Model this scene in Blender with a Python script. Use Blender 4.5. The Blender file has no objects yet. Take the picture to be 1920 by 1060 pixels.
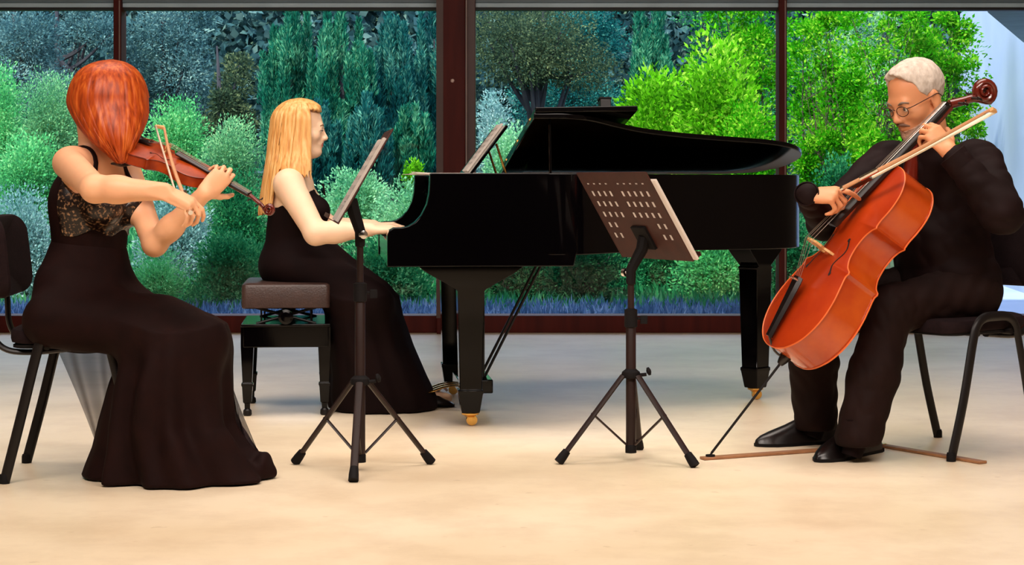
import bpy, math, random
import numpy as np
from mathutils import Matrix, Vector

# ------------------------------------------------------------------ camera, light, exposure
SC = bpy.context.scene
COL = SC.collection
F = 3560.0          # focal length in pixels of the 1920 x 1060 frame
HY = 348.0          # image row of the horizon
CH = 0.93           # camera height
cd = bpy.data.cameras.new('camera')
cd.sensor_width = 36.0
cd.lens = 36.0 * F / 1920.0
cd.shift_y = -(530.0 - HY) / 1920.0
cd.clip_end = 300
cam = bpy.data.objects.new('camera', cd)
COL.objects.link(cam)
cam.location = (0, 0, CH)
cam.rotation_euler = (math.pi / 2, 0, 0)
SC.camera = cam
SC.view_settings.view_transform = 'Standard'
SC.view_settings.look = 'None'
SC.view_settings.gamma = 1.0
SC.view_settings.exposure = 0.36
SC.view_settings.use_curve_mapping = False

W = bpy.data.worlds.new('sky'); SC.world = W; W.use_nodes = True
bg = W.node_tree.nodes['Background']
bg.inputs['Color'].default_value = (0.62, 0.70, 1.0, 1)
bg.inputs['Strength'].default_value = 2.8

def lamp(name, kind, loc, rot, energy, color, **kw):
    l = bpy.data.lights.new(name, kind); l.energy = energy; l.color = color
    for k, v in kw.items(): setattr(l, k, v)
    o = bpy.data.objects.new(name, l); COL.objects.link(o)
    o.location = loc; o.rotation_euler = rot
    return o
R_ = math.radians
lamp('sun', 'SUN', (0, -10, 20), (R_(42), 0, R_(-28)), 4.9, (1.0, 0.95, 0.82), angle=R_(3))
lamp('ceiling_light', 'AREA', (-1.5, 3.6, 3.3), (R_(30), 0, R_(-4)), 116, (1.0, 0.88, 0.79), shape='RECTANGLE', size=2.4, size_y=0.8)
lamp('ceiling_light', 'AREA', (1.5, 3.6, 3.3), (R_(30), 0, R_(4)), 116, (1.0, 0.88, 0.79), shape='RECTANGLE', size=2.4, size_y=0.8)
lamp('ceiling_light', 'AREA', (0, 7.0, 3.3), (R_(4), 0, 0), 44, (1.0, 0.88, 0.79), shape='RECTANGLE', size=5.0, size_y=1.8, spread=R_(92))

# ------------------------------------------------------------------ helpers
def at(px, py, Y):
    return np.array([(px - 960.0) * Y / F, Y, CH - (py - HY) * Y / F])
def v3(*a): return np.array(a, dtype=float)
def unit(a):
    a = np.asarray(a, float); return a / np.linalg.norm(a)
def lin(c):
    out = []
    for x in c[:3]:
        x /= 255.0
        out.append(x / 12.92 if x <= 0.04045 else ((x + 0.055) / 1.055) ** 2.4)
    return (*out, 1.0)

MATS = {}
def mat(name, rgb, rough=0.5, rgb2=None, scale=8.0, stretch=(1, 1, 1), bump=0.0, bscale=None, metal=0.0, spec=0.5,
        coat=0.0, sss=0.0, detail=4.0, sheen=0.0, contrast=0.25, coord='Object', rvar=0.0):
    if name in MATS: return MATS[name]
    m = bpy.data.materials.new(name); m.use_nodes = True
    nt = m.node_tree; N = nt.nodes; L = nt.links
    b = N['Principled BSDF']
    tc = N.new('ShaderNodeTexCoord'); mp = N.new('ShaderNodeMapping'); mp.inputs['Scale'].default_value = stretch
    L.new(tc.outputs[coord], mp.inputs['Vector'])
    nz = N.new('ShaderNodeTexNoise'); nz.inputs['Scale'].default_value = scale; nz.inputs['Detail'].default_value = detail
    L.new(mp.outputs['Vector'], nz.inputs['Vector'])
    rp = N.new('ShaderNodeValToRGB')
    rp.color_ramp.elements[0].position = 0.5 - contrast; rp.color_ramp.elements[1].position = 0.5 + contrast
    c1 = lin(rgb); c2 = lin(rgb2 if rgb2 else tuple(min(255, x * 1.12 + 1) for x in rgb))
    rp.color_ramp.elements[0].color = c1; rp.color_ramp.elements[1].color = c2
    L.new(nz.outputs['Fac'], rp.inputs['Fac']); L.new(rp.outputs['Color'], b.inputs['Base Color'])
    b.inputs['Roughness'].default_value = rough; b.inputs['Metallic'].default_value = metal
    b.inputs['Specular IOR Level'].default_value = spec
    b.inputs['Coat Weight'].default_value = coat; b.inputs['Coat Roughness'].default_value = 0.06
    if sheen: b.inputs['Sheen Weight'].default_value = sheen
    if sss:
        b.inputs['Subsurface Weight'].default_value = sss
        b.inputs['Subsurface Radius'].default_value = (0.02, 0.008, 0.004)
        b.inputs['Subsurface Scale'].default_value = 0.4
    if rvar:
        mr = N.new('ShaderNodeMapRange'); mr.inputs['To Min'].default_value = rough - rvar; mr.inputs['To Max'].default_value = rough + rvar
        L.new(nz.outputs['Fac'], mr.inputs['Value']); L.new(mr.outputs['Result'], b.inputs['Roughness'])
    if bump:
        n2 = N.new('ShaderNodeTexNoise'); n2.inputs['Scale'].default_value = bscale or scale * 4; n2.inputs['Detail'].default_value = 3
        L.new(mp.outputs['Vector'], n2.inputs['Vector'])
        bp = N.new('ShaderNodeBump'); bp.inputs['Strength'].default_value = bump; bp.inputs['Distance'].default_value = 0.01
        L.new(n2.outputs['Fac'], bp.inputs['Height']); L.new(bp.outputs['Normal'], b.inputs['Normal'])
    MATS[name] = m
    return m

def leaf_mat(name, dark, mid, light, transl=0.35):
    if name in MATS: return MATS[name]
    m = bpy.data.materials.new(name); m.use_nodes = True
    nt = m.node_tree; N = nt.nodes; L = nt.links
    out = N['Material Output']; N.remove(N['Principled BSDF'])
    ge = N.new('ShaderNodeNewGeometry')
    rp = N.new('ShaderNodeValToRGB'); e = rp.color_ramp.elements
    e[0].position = 0.0; e[0].color = lin(dark); e[1].position = 1.0; e[1].color = lin(light)
    x = e.new(0.55); x.color = lin(mid)
    tc = N.new('ShaderNodeTexCoord'); nz = N.new('ShaderNodeTexNoise'); nz.inputs['Scale'].default_value = 1.6
    L.new(tc.outputs['Object'], nz.inputs['Vector'])
    ma = N.new('ShaderNodeMath'); ma.operation = 'MULTIPLY_ADD'; ma.inputs[1].default_value = 0.55
    mb = N.new('ShaderNodeMath'); mb.operation = 'MULTIPLY_ADD'; mb.inputs[1].default_value = 1.3; mb.inputs[2].default_value = -0.45
    L.new(nz.outputs['Fac'], mb.inputs[0])
    L.new(ge.outputs['Random Per Island'], ma.inputs[0]); L.new(mb.outputs[0], ma.inputs[2])
    L.new(ma.outputs[0], rp.inputs['Fac'])
    d = N.new('ShaderNodeBsdfDiffuse'); t = N.new('ShaderNodeBsdfTranslucent'); mx = N.new('ShaderNodeMixShader')
    mx.inputs['Fac'].default_value = transl
    L.new(rp.outputs['Color'], d.inputs['Color']); L.new(rp.outputs['Color'], t.inputs['Color'])
    L.new(d.outputs[0], mx.inputs[1]); L.new(t.outputs[0], mx.inputs[2]); L.new(mx.outputs[0], out.inputs['Surface'])
    MATS[name] = m
    return m

def lens_mat():
    m = glass_mat().copy(); m.name = 'lens_glass'; nt = m.node_tree
    mx = [n for n in nt.nodes if n.type == 'MIX_SHADER'][0]
    for l in list(mx.inputs[0].links): nt.links.remove(l)
    mx.inputs[0].default_value = .04
    return m
def paper_mat(name, rgb):
    m = mat(name, rgb, .8, tuple(min(255, c + 6) for c in rgb), 4); nt = m.node_tree; N = nt.nodes; L = nt.links
    b = N['Principled BSDF']; out = N['Material Output']; t = N.new('ShaderNodeBsdfTranslucent'); t.inputs['Color'].default_value = lin(rgb)
    mx = N.new('ShaderNodeMixShader'); mx.inputs[0].default_value = .6
    L.new(b.outputs[0], mx.inputs[1]); L.new(t.outputs[0], mx.inputs[2]); L.new(mx.outputs[0], out.inputs['Surface'])
    return m
def glass_mat():
    if 'glass' in MATS: return MATS['glass']
    m = bpy.data.materials.new('glass'); m.use_nodes = True
    nt = m.node_tree; N = nt.nodes; L = nt.links
    out = N['Material Output']; N.remove(N['Principled BSDF'])
    t = N.new('ShaderNodeBsdfTransparent'); t.inputs['Color'].default_value = (0.93, 0.97, 0.96, 1)
    g = N.new('ShaderNodeBsdfGlossy'); g.inputs['Roughness'].default_value = 0.02
    fr = N.new('ShaderNodeFresnel'); fr.inputs['IOR'].default_value = 1.25
    mx = N.new('ShaderNodeMixShader')
    L.new(fr.outputs[0], mx.inputs['Fac']); L.new(t.outputs[0], mx.inputs[1]); L.new(g.outputs[0], mx.inputs[2])
    L.new(mx.outputs[0], out.inputs['Surface'])
    MATS['glass'] = m
    return m

def sheer_mat(name, rgb, alpha):
    m = bpy.data.materials.new(name); m.use_nodes = True
    nt = m.node_tree; N = nt.nodes; L = nt.links
    out = N['Material Output']; b = N['Principled BSDF']
    b.inputs['Base Color'].default_value = lin(rgb); b.inputs['Roughness'].default_value = 0.8
    t = N.new('ShaderNodeBsdfTransparent'); mx = N.new('ShaderNodeMixShader')
    lw = N.new('ShaderNodeLayerWeight'); lw.inputs['Blend'].default_value = 0.35
    mr = N.new('ShaderNodeMapRange'); mr.inputs['To Min'].default_value = alpha; mr.inputs['To Max'].default_value = min(1, alpha + 0.55)
    L.new(lw.outputs['Facing'], mr.inputs['Value']); L.new(mr.outputs[0], mx.inputs['Fac'])
    L.new(t.outputs[0], mx.inputs[1]); L.new(b.outputs[0], mx.inputs[2]); L.new(mx.outputs[0], out.inputs['Surface'])
    return m

# --- mesh containers: MB collects verts/faces of ONE part
class MB:
    def __init__(s): s.v = []; s.f = []; s.n = 0
    def add(s, v, f):
        v = np.asarray(v, float); s.v.append(v)
        s.f += [tuple(int(i) + s.n for i in q) for q in f]; s.n += len(v); return s
    def verts(s): return np.concatenate(s.v) if s.v else np.zeros((0, 3))
    def xf(s, M, o=(0, 0, 0)):
        s.v = [x @ np.asarray(M).T + np.asarray(o) for x in s.v]; return s

def tag(o, label=None, cat=None, group=None, kind=None):
    if label: o['label'] = label
    if cat: o['category'] = cat
    if group: o['group'] = group
    if kind: o['kind'] = kind
    return o
def thing(name, label, cat, loc=(0, 0, 0), rz=0.0, group=None):
    o = bpy.data.objects.new(name, None); COL.objects.link(o)
    o.empty_display_size = 0.1
    o.location = loc; o.rotation_euler = (0, 0, rz)
    return tag(o, label, cat, group)
def wmat(o):
    M = Matrix.LocRotScale(o.location, o.rotation_euler, None)
    return (wmat(o.parent) @ M) if o.parent else M
def mkobj(name, v, f, m, parent=None, smooth=True, world=False, origin=None, sharp=None):
    """one mesh object; world=True: verts are world coordinates, moved into the parent's frame"""
    v = np.asarray(v, float)
    loc = (0, 0, 0)
    if world and parent is not None:
        Mi = np.array(wmat(parent).inverted()); v = v @ Mi[:3, :3].T + Mi[:3, 3]
    if origin is not None:
        v = v - np.asarray(origin); loc = origin
    me = bpy.data.meshes.new(name)
    if isinstance(f, np.ndarray) and f.ndim == 2:
        k = f.shape[1]
        me.vertices.add(len(v)); me.vertices.foreach_set('co', v.astype(np.float32).ravel())
        me.loops.add(f.size); me.loops.foreach_set('vertex_index', f.astype(np.int32).ravel())
        me.polygons.add(len(f)); me.polygons.foreach_set('loop_start', np.arange(0, f.size, k, dtype=np.int32))
        me.update(calc_edges=True)
    else:
        me.from_pydata(v.tolist(), [], f); me.update()
    if smooth: me.polygons.foreach_set('use_smooth', np.ones(len(me.polygons), dtype=bool))
    if smooth and sharp is not None and hasattr(me, 'set_sharp_from_angle'):
        me.set_sharp_from_angle(angle=R_(sharp))
    for mm in (m if isinstance(m, (list, tuple)) else [m]): me.materials.append(mm)
    o = bpy.data.objects.new(name, me); COL.objects.link(o); o.location = loc
    if parent is not None: o.parent = parent
    return o
def part(name, mb, m, parent=None, smooth=True, world=False, bevel=0.0, seg=2, origin=None, sharp=35):
    o = mkobj(name, mb.verts(), mb.f, m, parent, smooth, world, origin, sharp)
    if bevel:
        b = o.modifiers.new('bevel', 'BEVEL'); b.width = bevel; b.segments = seg; b.limit_method = 'ANGLE'; b.angle_limit = R_(40)
        b.harden_normals = False
    return o

def frame_of(d, up=(0, 0, 1)):
    d = unit(d); up = np.asarray(up, float)
    if abs(np.dot(d, unit(up))) > 0.97: up = np.array([1.0, 0, 0])
    s = unit(np.cross(up, d)); u = np.cross(d, s)
    return d, s, u
def box(c, h, R=None):
    c = np.asarray(c, float); h = np.asarray(h, float)
    v = np.array([[x, y, z] for x in (-1, 1) for y in (-1, 1) for z in (-1, 1)], float) * h
    if R is not None: v = v @ np.asarray(R, float).T
    f = [(0, 1, 3, 2), (4, 6, 7, 5), (0, 4, 5, 1), (2, 3, 7, 6), (0, 2, 6, 4), (1, 5, 7, 3)]
    return v + c, f
def smooth_path(P, n=8):
    P = np.asarray(P, float)
    if len(P) < 3: return P
    Q = np.vstack([2 * P[0] - P[1], P, 2 * P[-1] - P[-2]]); out = []
    for i in range(1, len(Q) - 2):
        for t in np.linspace(0, 1, n, endpoint=False):
            a, b, c, d = Q[i - 1], Q[i], Q[i + 1], Q[i + 2]
            out.append(0.5 * ((2 * b) + (-a + c) * t + (2 * a - 5 * b + 4 * c - d) * t * t + (-a + 3 * b - 3 * c + d) * t ** 3))
    out.append(P[-1]); return np.array(out)
def resamp(r, n):
    r = np.atleast_1d(np.asarray(r, float))
    if len(r) == 1: return np.full(n, r[0])
    return np.interp(np.linspace(0, 1, n), np.linspace(0, 1, len(r)), r)
def tube(P, r, seg=10, n=0, flat=None, up=(0, 0, 1), cap=True):
    """swept tube through P; r radius or list of radii; flat=(a,b) scales the two section axes"""
    P = smooth_path(P, n) if n else np.asarray(P, float)
    r = resamp(r, len(P)); T = np.gradient(P, axis=0); T /= np.linalg.norm(T, axis=1)[:, None] + 1e-12
    _, s, u = frame_of(T[0], up); V = []
    th = np.linspace(0, 2 * np.pi, seg, endpoint=False)
    fa, fb = flat or (1, 1)
    for i in range(len(P)):
        s = s - np.dot(s, T[i]) * T[i]; s = unit(s); u = np.cross(T[i], s)
        V.append(P[i] + r[i] * (np.cos(th)[:, None] * s * fa + np.sin(th)[:, None] * u * fb))
    V = np.concatenate(V); Fc = []
    for i in range(len(P) - 1):
        for j in range(seg):
            a = i * seg + j; b = i * seg + (j + 1) % seg
            Fc.append((a, b, b + seg, a + seg))
    if cap:
        Fc.append(tuple(range(seg - 1, -1, -1))); Fc.append(tuple(range((len(P) - 1) * seg, len(P) * seg)))
    return V, Fc
def loft(rings, cap=True, closed=True):
    n = len(rings[0]); V = np.concatenate([np.asarray(r, float) for r in rings]); Fc = []
    m = n if closed else n - 1
    for i in range(len(rings) - 1):
        for j in range(m):
            a = i * n + j; b = i * n + (j + 1) % n
            Fc.append((a, b, b + n, a + n))
    if cap and closed:
        Fc.append(tuple(range(n - 1, -1, -1))); Fc.append(tuple(range((len(rings) - 1) * n, len(rings) * n)))
    return V, Fc
def lathe(prof, c=(0, 0, 0), axis=(0, 0, 1), seg=20):
    d, s, u = frame_of(axis, (1, 0, 0) if abs(unit(axis)[2]) > 0.9 else (0, 0, 1)); th = np.linspace(0, 2 * np.pi, seg, endpoint=False)
    rings = [np.asarray(c) + d * z + max(r, 1e-4) * (np.cos(th)[:, None] * s + np.sin(th)[:, None] * u) for r, z in prof]
    return loft(rings)
def prism(pts, h0, h1, X=(1, 0, 0), Y=(0, 1, 0), Z=(0, 0, 1), o=(0, 0, 0)):
    """outline pts (2D in X,Y) extruded from h0 to h1 along Z"""
    p = np.asarray(pts, float); X, Y, Z, o = (np.asarray(k, float) for k in (X, Y, Z, o))
    a = o + p[:, :1] * X + p[:, 1:2] * Y
    return loft([a + Z * h0, a + Z * h1])
def ring_wall(outer, inner, z0, z1):
    o = np.asarray(outer, float); i = np.asarray(inner, float); n = len(o)
    def at_(p, z): return np.column_stack([p, np.full(n, z)])
    V = np.concatenate([at_(o, z0), at_(o, z1), at_(i, z1), at_(i, z0)]); Fc = []
    for k in range(4):
        for j in range(n):
            a = k * n + j; b = k * n + (j + 1) % n; c = ((k + 1) % 4) * n + (j + 1) % n; d = ((k + 1) % 4) * n + j
            Fc.append((a, b, c, d))
    return V, Fc
def rrect(w, h, r, n=5):
    out = []
    for cx, cy, a0 in ((w - r, h - r, 0), (-w + r, h - r, 90), (-w + r, -h + r, 180), (w - r, -h + r, 270)):
        for k in range(n + 1):
            a = R_(a0 + 90 * k / n); out.append((cx + r * math.cos(a), cy + r * math.sin(a)))
    return out

# --- signed distance fields and naive surface nets, for bodies and clothes
class Field:
    def __init__(s, lo, hi, vox):
        s.h = vox; s.lo = np.asarray(lo, float)
        n = np.ceil((np.asarray(hi) - s.lo) / vox).astype(int) + 1
        s.ax = [(s.lo[i] + np.arange(n[i]) * vox).astype(np.float32) for i in range(3)]
        s.D = np.full(n, 1.0, np.float32)
    def _sl(s, lo, hi):
        r = []
        for i in range(3):
            a = max(0, int((lo[i] - s.lo[i]) / s.h)); b = min(len(s.ax[i]), int((hi[i] - s.lo[i]) / s.h) + 2)
            if b <= a: return None
            r.append(slice(a, b))
        return tuple(r)
    def _ev(s, prim, pad):
        fn, lo, hi = prim
        sl = s._sl(np.asarray(lo) - pad, np.asarray(hi) + pad)
        if sl is None: return None, None
        X, Y, Z = s.ax[0][sl[0]][:, None, None], s.ax[1][sl[1]][None, :, None], s.ax[2][sl[2]][None, None, :]
        return sl, fn(X, Y, Z).astype(np.float32)
    def add(s, prim, k=0.0):
        sl, d = s._ev(prim, k + 3 * s.h)
        if sl is None: return s
        b = s.D[sl]
        if k <= 0: s.D[sl] = np.minimum(b, d)
        else:
            h = np.clip(0.5 + 0.5 * (b - d) / k, 0, 1); s.D[sl] = b * (1 - h) + d * h - k * h * (1 - h)
        return s
    def cut(s, prim, k=0.0):
        sl, d = s._ev(prim, k + 3 * s.h)
        if sl is None: return s
        b = s.D[sl]; d = -d
        if k <= 0: s.D[sl] = np.maximum(b, d)
        else:
            h = np.clip(0.5 - 0.5 * (b - d) / k, 0, 1); s.D[sl] = b * (1 - h) + d * h + k * h * (1 - h)
        return s
    def many(s, prims):
        for p in prims:
            if p[0] == 'cut': s.cut(p[1], p[2])
            else: s.add(p[0], p[1])
        return s
    def near(s, fn, band=0.03):
        I = np.nonzero(np.abs(s.D) < band)
        s.D[I] += fn(s.ax[0][I[0]], s.ax[1][I[1]], s.ax[2][I[2]]).astype(np.float32); return s
    def clip(s, fn):
        X, Y, Z = s.ax[0][:, None, None], s.ax[1][None, :, None], s.ax[2][None, None, :]
        s.D = np.maximum(s.D, fn(X, Y, Z).astype(np.float32)); return s
    def inter(s, other): s.D = np.maximum(s.D, other); return s
    def mesh(s):
        D = s.D; S = D < 0
        S[0] = S[-1] = False; S[:, 0] = S[:, -1] = False; S[:, :, 0] = S[:, :, -1] = False
        c = np.zeros(np.array(D.shape) - 1, np.uint8)
        cs = [(i, j, k) for i in (0, 1) for j in (0, 1) for k in (0, 1)]
        nx, ny, nz = c.shape
        for i, j, k in cs: c += S[i:i + nx, j:j + ny, k:k + nz]
        I = np.nonzero((c > 0) & (c < 8)); n = len(I[0])
        vals = np.stack([D[I[0] + i, I[1] + j, I[2] + k] for i, j, k in cs], 1)
        sg = np.stack([S[I[0] + i, I[1] + j, I[2] + k] for i, j, k in cs], 1)
        acc = np.zeros((n, 3)); cnt = np.zeros(n); co = np.array(cs, float)
        for a in range(8):
            for b in range(a + 1, 8):
                if np.abs(co[a] - co[b]).sum() != 1: continue
                m = sg[:, a] != sg[:, b]
                den = vals[:, a] - vals[:, b]; den = np.where(np.abs(den) < 1e-9, 1e-9, den)
                t = np.clip(vals[:, a] / den, 0, 1)[:, None]
                acc += np.where(m[:, None], co[a] * (1 - t) + co[b] * t, 0); cnt += m
        V = s.lo + (np.stack(I, 1) + acc / np.maximum(cnt, 1)[:, None]) * s.h
        idm = np.full(c.shape, -1, np.int32); idm[I] = np.arange(n)
        Q = []
        for ax in range(3):
            sa = [slice(None)] * 3; sb = [slice(None)] * 3; sa[ax] = slice(0, -1); sb[ax] = slice(1, None)
            A = S[tuple(sa)]; B = S[tuple(sb)]
            J = np.stack(np.nonzero(A != B), 1); flip = A[tuple(J.T)]
            u, w = (ax + 1) % 3, (ax + 2) % 3
            def cell(du, dw):
                K = J.copy(); K[:, u] += du; K[:, w] += dw
                return idm[K[:, 0], K[:, 1], K[:, 2]]
            q = np.stack([cell(-1, -1), cell(0, -1), cell(0, 0), cell(-1, 0)], 1)
            q[~flip] = q[~flip][:, ::-1]; Q.append(q)
        Q = np.concatenate(Q); Q = Q[(Q >= 0).all(1)]
        # two rounds of gentle smoothing
        for lam in (0.5, -0.45, 0.4):
            s_ = np.zeros_like(V); k_ = np.zeros(len(V))
            for a in range(4):
                b = (a + 1) % 4
                np.add.at(s_, Q[:, a], V[Q[:, b]]); np.add.at(k_, Q[:, a], 1)
                np.add.at(s_, Q[:, b], V[Q[:, a]]); np.add.at(k_, Q[:, b], 1)
            V = V + lam * (s_ / np.maximum(k_, 1)[:, None] - V)
        return V, Q

def cone(a, b, ra, rb):
    a = np.asarray(a, float); b = np.asarray(b, float); ba = b - a; L2 = float(ba @ ba) + 1e-12
    def fn(X, Y, Z):
        x, y, z = X - a[0], Y - a[1], Z - a[2]
        t = np.clip((x * ba[0] + y * ba[1] + z * ba[2]) / L2, 0, 1)
        return np.sqrt((x - t * ba[0]) ** 2 + (y - t * ba[1]) ** 2 + (z - t * ba[2]) ** 2) - (ra + (rb - ra) * t)
    m = max(ra, rb); return fn, np.minimum(a, b) - m, np.maximum(a, b) + m
def ell(c, r, R=None):
    c = np.asarray(c, float); r = np.asarray(r, float); R = np.eye(3) if R is None else np.asarray(R, float)
    def fn(X, Y, Z):
        x, y, z = X - c[0], Y - c[1], Z - c[2]
        q = [x * R[0, i] + y * R[1, i] + z * R[2, i] for i in range(3)]
        k0 = np.sqrt(sum((q[i] / r[i]) ** 2 for i in range(3))); k1 = np.sqrt(sum((q[i] / r[i] ** 2) ** 2 for i in range(3)))
        return k0 * (k0 - 1) / np.maximum(k1, 1e-6)
    e = np.sqrt(((R * r) ** 2).sum(1)); return fn, c - e, c + e
def vloft(zs, cx, cy, rx, ry, fold=0.0, seed=0, z0=None, pw=2.0):
    """upright elliptical column with folds that grow downwards"""
    rs = np.random.RandomState(seed); ks = [(n, rs.uniform(0, 6.28), rs.uniform(.5, 1)) for n in (3, 5, 8, 11, 14)]
    zs = np.asarray(zs, float); o = np.argsort(zs)
    def ip(z, a): return np.interp(np.ravel(z), zs[o], np.asarray(a, float)[o]).reshape(np.shape(z))
    fl = np.atleast_1d(fold); fl = np.full(len(zs), fl[0]) if len(fl) == 1 else fl
    def fn(X, Y, Z):
        a, b = X - ip(Z, cx), Y - ip(Z, cy); RX, RY = ip(Z, rx), ip(Z, ry)
        th = np.arctan2(b / RY, a / RX); k = 0
        for n, p, w in ks: k = k + w * np.cos(n * th + p + 1.5 * Z)
        q = (np.abs(a / RX) ** pw + np.abs(b / RY) ** pw) ** (1 / pw) - ip(Z, fl) * k * 0.5
        d = (q - 1) * np.minimum(RX, RY)
        return np.maximum(d, np.maximum(Z - zs.max(), zs.min() - Z))
    mx = np.max(rx) * 1.3; my = np.max(ry) * 1.3
    return fn, (np.min(cx) - mx, np.min(cy) - my, zs.min()), (np.max(cx) + mx, np.max(cy) + my, zs.max())
def snap(p, prims, off=0.003):
    """push points onto the surface of a list of fields, off above it"""
    P = np.array(p, float)
    def ev(Q):
        d = np.full(len(Q), 1.0)
        for pr in prims:
            if pr[0] == 'cut': continue
            e = pr[0][0](Q[:, 0], Q[:, 1], Q[:, 2]); k = pr[1]
            if k <= 0: d = np.minimum(d, e)
            else:
                h = np.clip(.5 + .5 * (d - e) / k, 0, 1); d = d * (1 - h) + e * h - k * h * (1 - h)
        return d
    for _ in range(6):
        d = ev(P); g = np.stack([(ev(P + np.eye(3)[i] * 1e-3) - d) / 1e-3 for i in range(3)], 1)
        P = P - ((d - off) / np.maximum((g ** 2).sum(1), .2))[:, None] * g
    return P
def rot_frame(f, l_hint):
    f = unit(f); l = np.asarray(l_hint, float); l = unit(l - np.dot(l, f) * f); u = np.cross(f, l)
    return np.stack([f, l, u], 1)

def head_prims(o, R, fem=True, s=1.0):
    w = lambda x, y, z: o + R @ (np.array([x, y, z]) * s)
    E = lambda c, r, k, sub=False: (('cut', ell(w(*c), np.array(r) * s, R), k) if sub else (ell(w(*c), np.array(r) * s, R), k))
    C = lambda a, b, ra, rb, k, sub=False: (('cut', cone(w(*a), w(*b), ra * s, rb * s), k) if sub else (cone(w(*a), w(*b), ra * s, rb * s), k))
    j = 0.9 if fem else 1.06
    P = [E((-.014, 0, .034), (.097, .076, .084), 0), E((.022, 0, -.03), (.068, .060 * j, .084), .03),
         C((.062, -.012 * j, -.1), (.062, .012 * j, -.1), .016, .016, .03)]
    for y in (-1, 1):
        P += [C((-.008, y * .055 * j, -.055), (.055, y * .018, -.1), .015, .014, .03),
              E((.052, y * .04, -.03), (.024, .022, .02), .025)]
    P += [C((.078, -.03, .014), (.078, .03, .014), .011, .011, .02)]
    for y in (-1, 1): P += [E((.098, y * .032, -.004), (.015, .017, .012), .012, True)]
    P += [C((.084, 0, .006), (.106, 0, -.032), .0065, .0095, .012), E((.1, 0, -.037), (.014, .0135, .009), .006)]
    for y in (-1, 1): P += [E((.094, y * .011, -.039), (.011, .007, .008), .005)]
    P += [E((.078, 0, -.062), (.016, .026, .018), .015),
          C((.088, -.015, -.0585), (.094, 0, -.0565), .0042, .0052, .004), C((.094, 0, -.0565), (.088, .015, -.0585), .0052, .0042, .004),
          C((.087, -.013, -.0665), (.091, 0, -.069), .0042, .006, .004), C((.091, 0, -.069), (.087, .013, -.0665), .006, .0042, .004),
          C((.093, -.021, -.0625), (.1, 0, -.0625), .0016, .0022, .003, True), C((.1, 0, -.0625), (.093, .021, -.0625), .0022, .0016, .003, True),
          E((.075, 0, -.098), (.016, .018, .014), .02)]
    for y in (-1, 1):
        P += [E((.0745, y * .031, -.003), (.0122, .0155, .0128), .004), E((.0765, y * .031, .0025 if fem else .0008), (.0125, .0150, .0085 if fem else .0095), .003),
              E((-.006, y * .079, -.010), (.020, .010, .034), .005), E((.004, y * .088, -.006), (.010, .006, .019), .005, True),
              E((.004, y * .078, -.038), (.008, .006, .009), .006)]
    return P
def eyes(o, R, parent, s=1.0, iris=(70, 50, 35)):
    for y in (-1, 1):
        mb = MB(); c = o + R @ (np.array([.0775, y * .031, -.0035]) * s)
        th = np.linspace(0, math.pi, 9)
        mb.add(*lathe([(.0118 * s * math.sin(t), -.0118 * s * math.cos(t)) for t in th], c, R[:, 0], 14))
        e = part('eye', mb, mat('eye_white', (225, 215, 205), .2), parent, world=True)
        mb = MB(); mb.add(*lathe([(.0001, .0112 * s), (.0001, .0122 * s), (.0052 * s, .0112 * s), (.0056 * s, .0102 * s)], c, R[:, 0], 14))
        part('iris', mb, mat('iris_brown', iris, .2), e, world=True)
def hand_prims(w0, d, back, thumb, curls, s=1.0, spread=0.05, tc=(20, 25), thumb_dir=(.55, .75, -.35), r=1.0):
    """w0 wrist, d towards the knuckles, back = back-of-hand normal, thumb=+1/-1 side of cross(back,d); curls 4x3 degrees"""
    X = unit(d); Zb = np.asarray(back, float); Zb = unit(Zb - np.dot(Zb, X) * X); Yb = np.cross(Zb, X) * thumb
    w = lambda x, y, z: w0 + s * (x * X + y * Yb + z * Zb)
    P = [(ell(w(.048, .002, -.004), np.array([.05, .038, .014]) * s, np.stack([X, Yb, Zb], 1)), .012)]
    kn = [(.088, .028, 0), (.092, .009, .003), (.086, -.011, .001), (.077, -.029, -.004)]
    ln = [(.043, .026, .021), (.047, .029, .022), (.043, .027, .021), (.034, .021, .018)]
    for q, (k, l) in enumerate(zip(kn, ln)):
        P.append((cone(w(.008, k[1] * .62, -.002), w(*k), .0125 * s, .0105 * s), .012))
        a = np.array(k); ang = 0.0; sp = (1.5 - q) * spread; rr = (.0092, .0094, .009, .008)[q] * r
        for j in range(3):
            ang += R_(curls[q][j]); dv = np.array([math.cos(ang) * math.cos(sp), math.sin(sp), -math.sin(ang)])
            b = a + l[j] * dv
            P.append((cone(w(*a), w(*b), rr * s * (1 - .09 * j), rr * s * (.91 - .09 * j)), .0035)); a = b
    a = np.array([.014, .022, -.008]); td = unit(thumb_dir); axis = unit(np.cross(td, (1, -.2, 0)))
    for j, (L_, ra, rb) in enumerate(((.044, .0145, .0115), (.033, .0112, .0098), (.026, .0098, .008))):
        if j:
            t = R_(tc[j - 1]); tgt = np.array([1, -.3, -.25]); td = unit(td * math.cos(t) + unit(tgt - np.dot(tgt, td) * td) * math.sin(t))
        b = a + L_ * td; P.append((cone(w(*a), w(*b), ra * s * r, rb * s * r), .008 if j == 0 else .004)); a = b
    return P
def body_obj(name, prims, lo, hi, vox, mats, matfn=None, disp=None, clips=(), parent=None, origin=None):
    fl = Field(lo, hi, vox); fl.many(prims)
    if disp: fl.near(disp)
    for c in clips: fl.clip(c)
    V, Q = fl.mesh()
    o = mkobj(name, V, Q, mats, parent, True, parent is not None, origin)
    if matfn:
        C = V[Q].mean(1); o.data.polygons.foreach_set('material_index', matfn(C).astype(np.int32))
    return o
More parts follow.
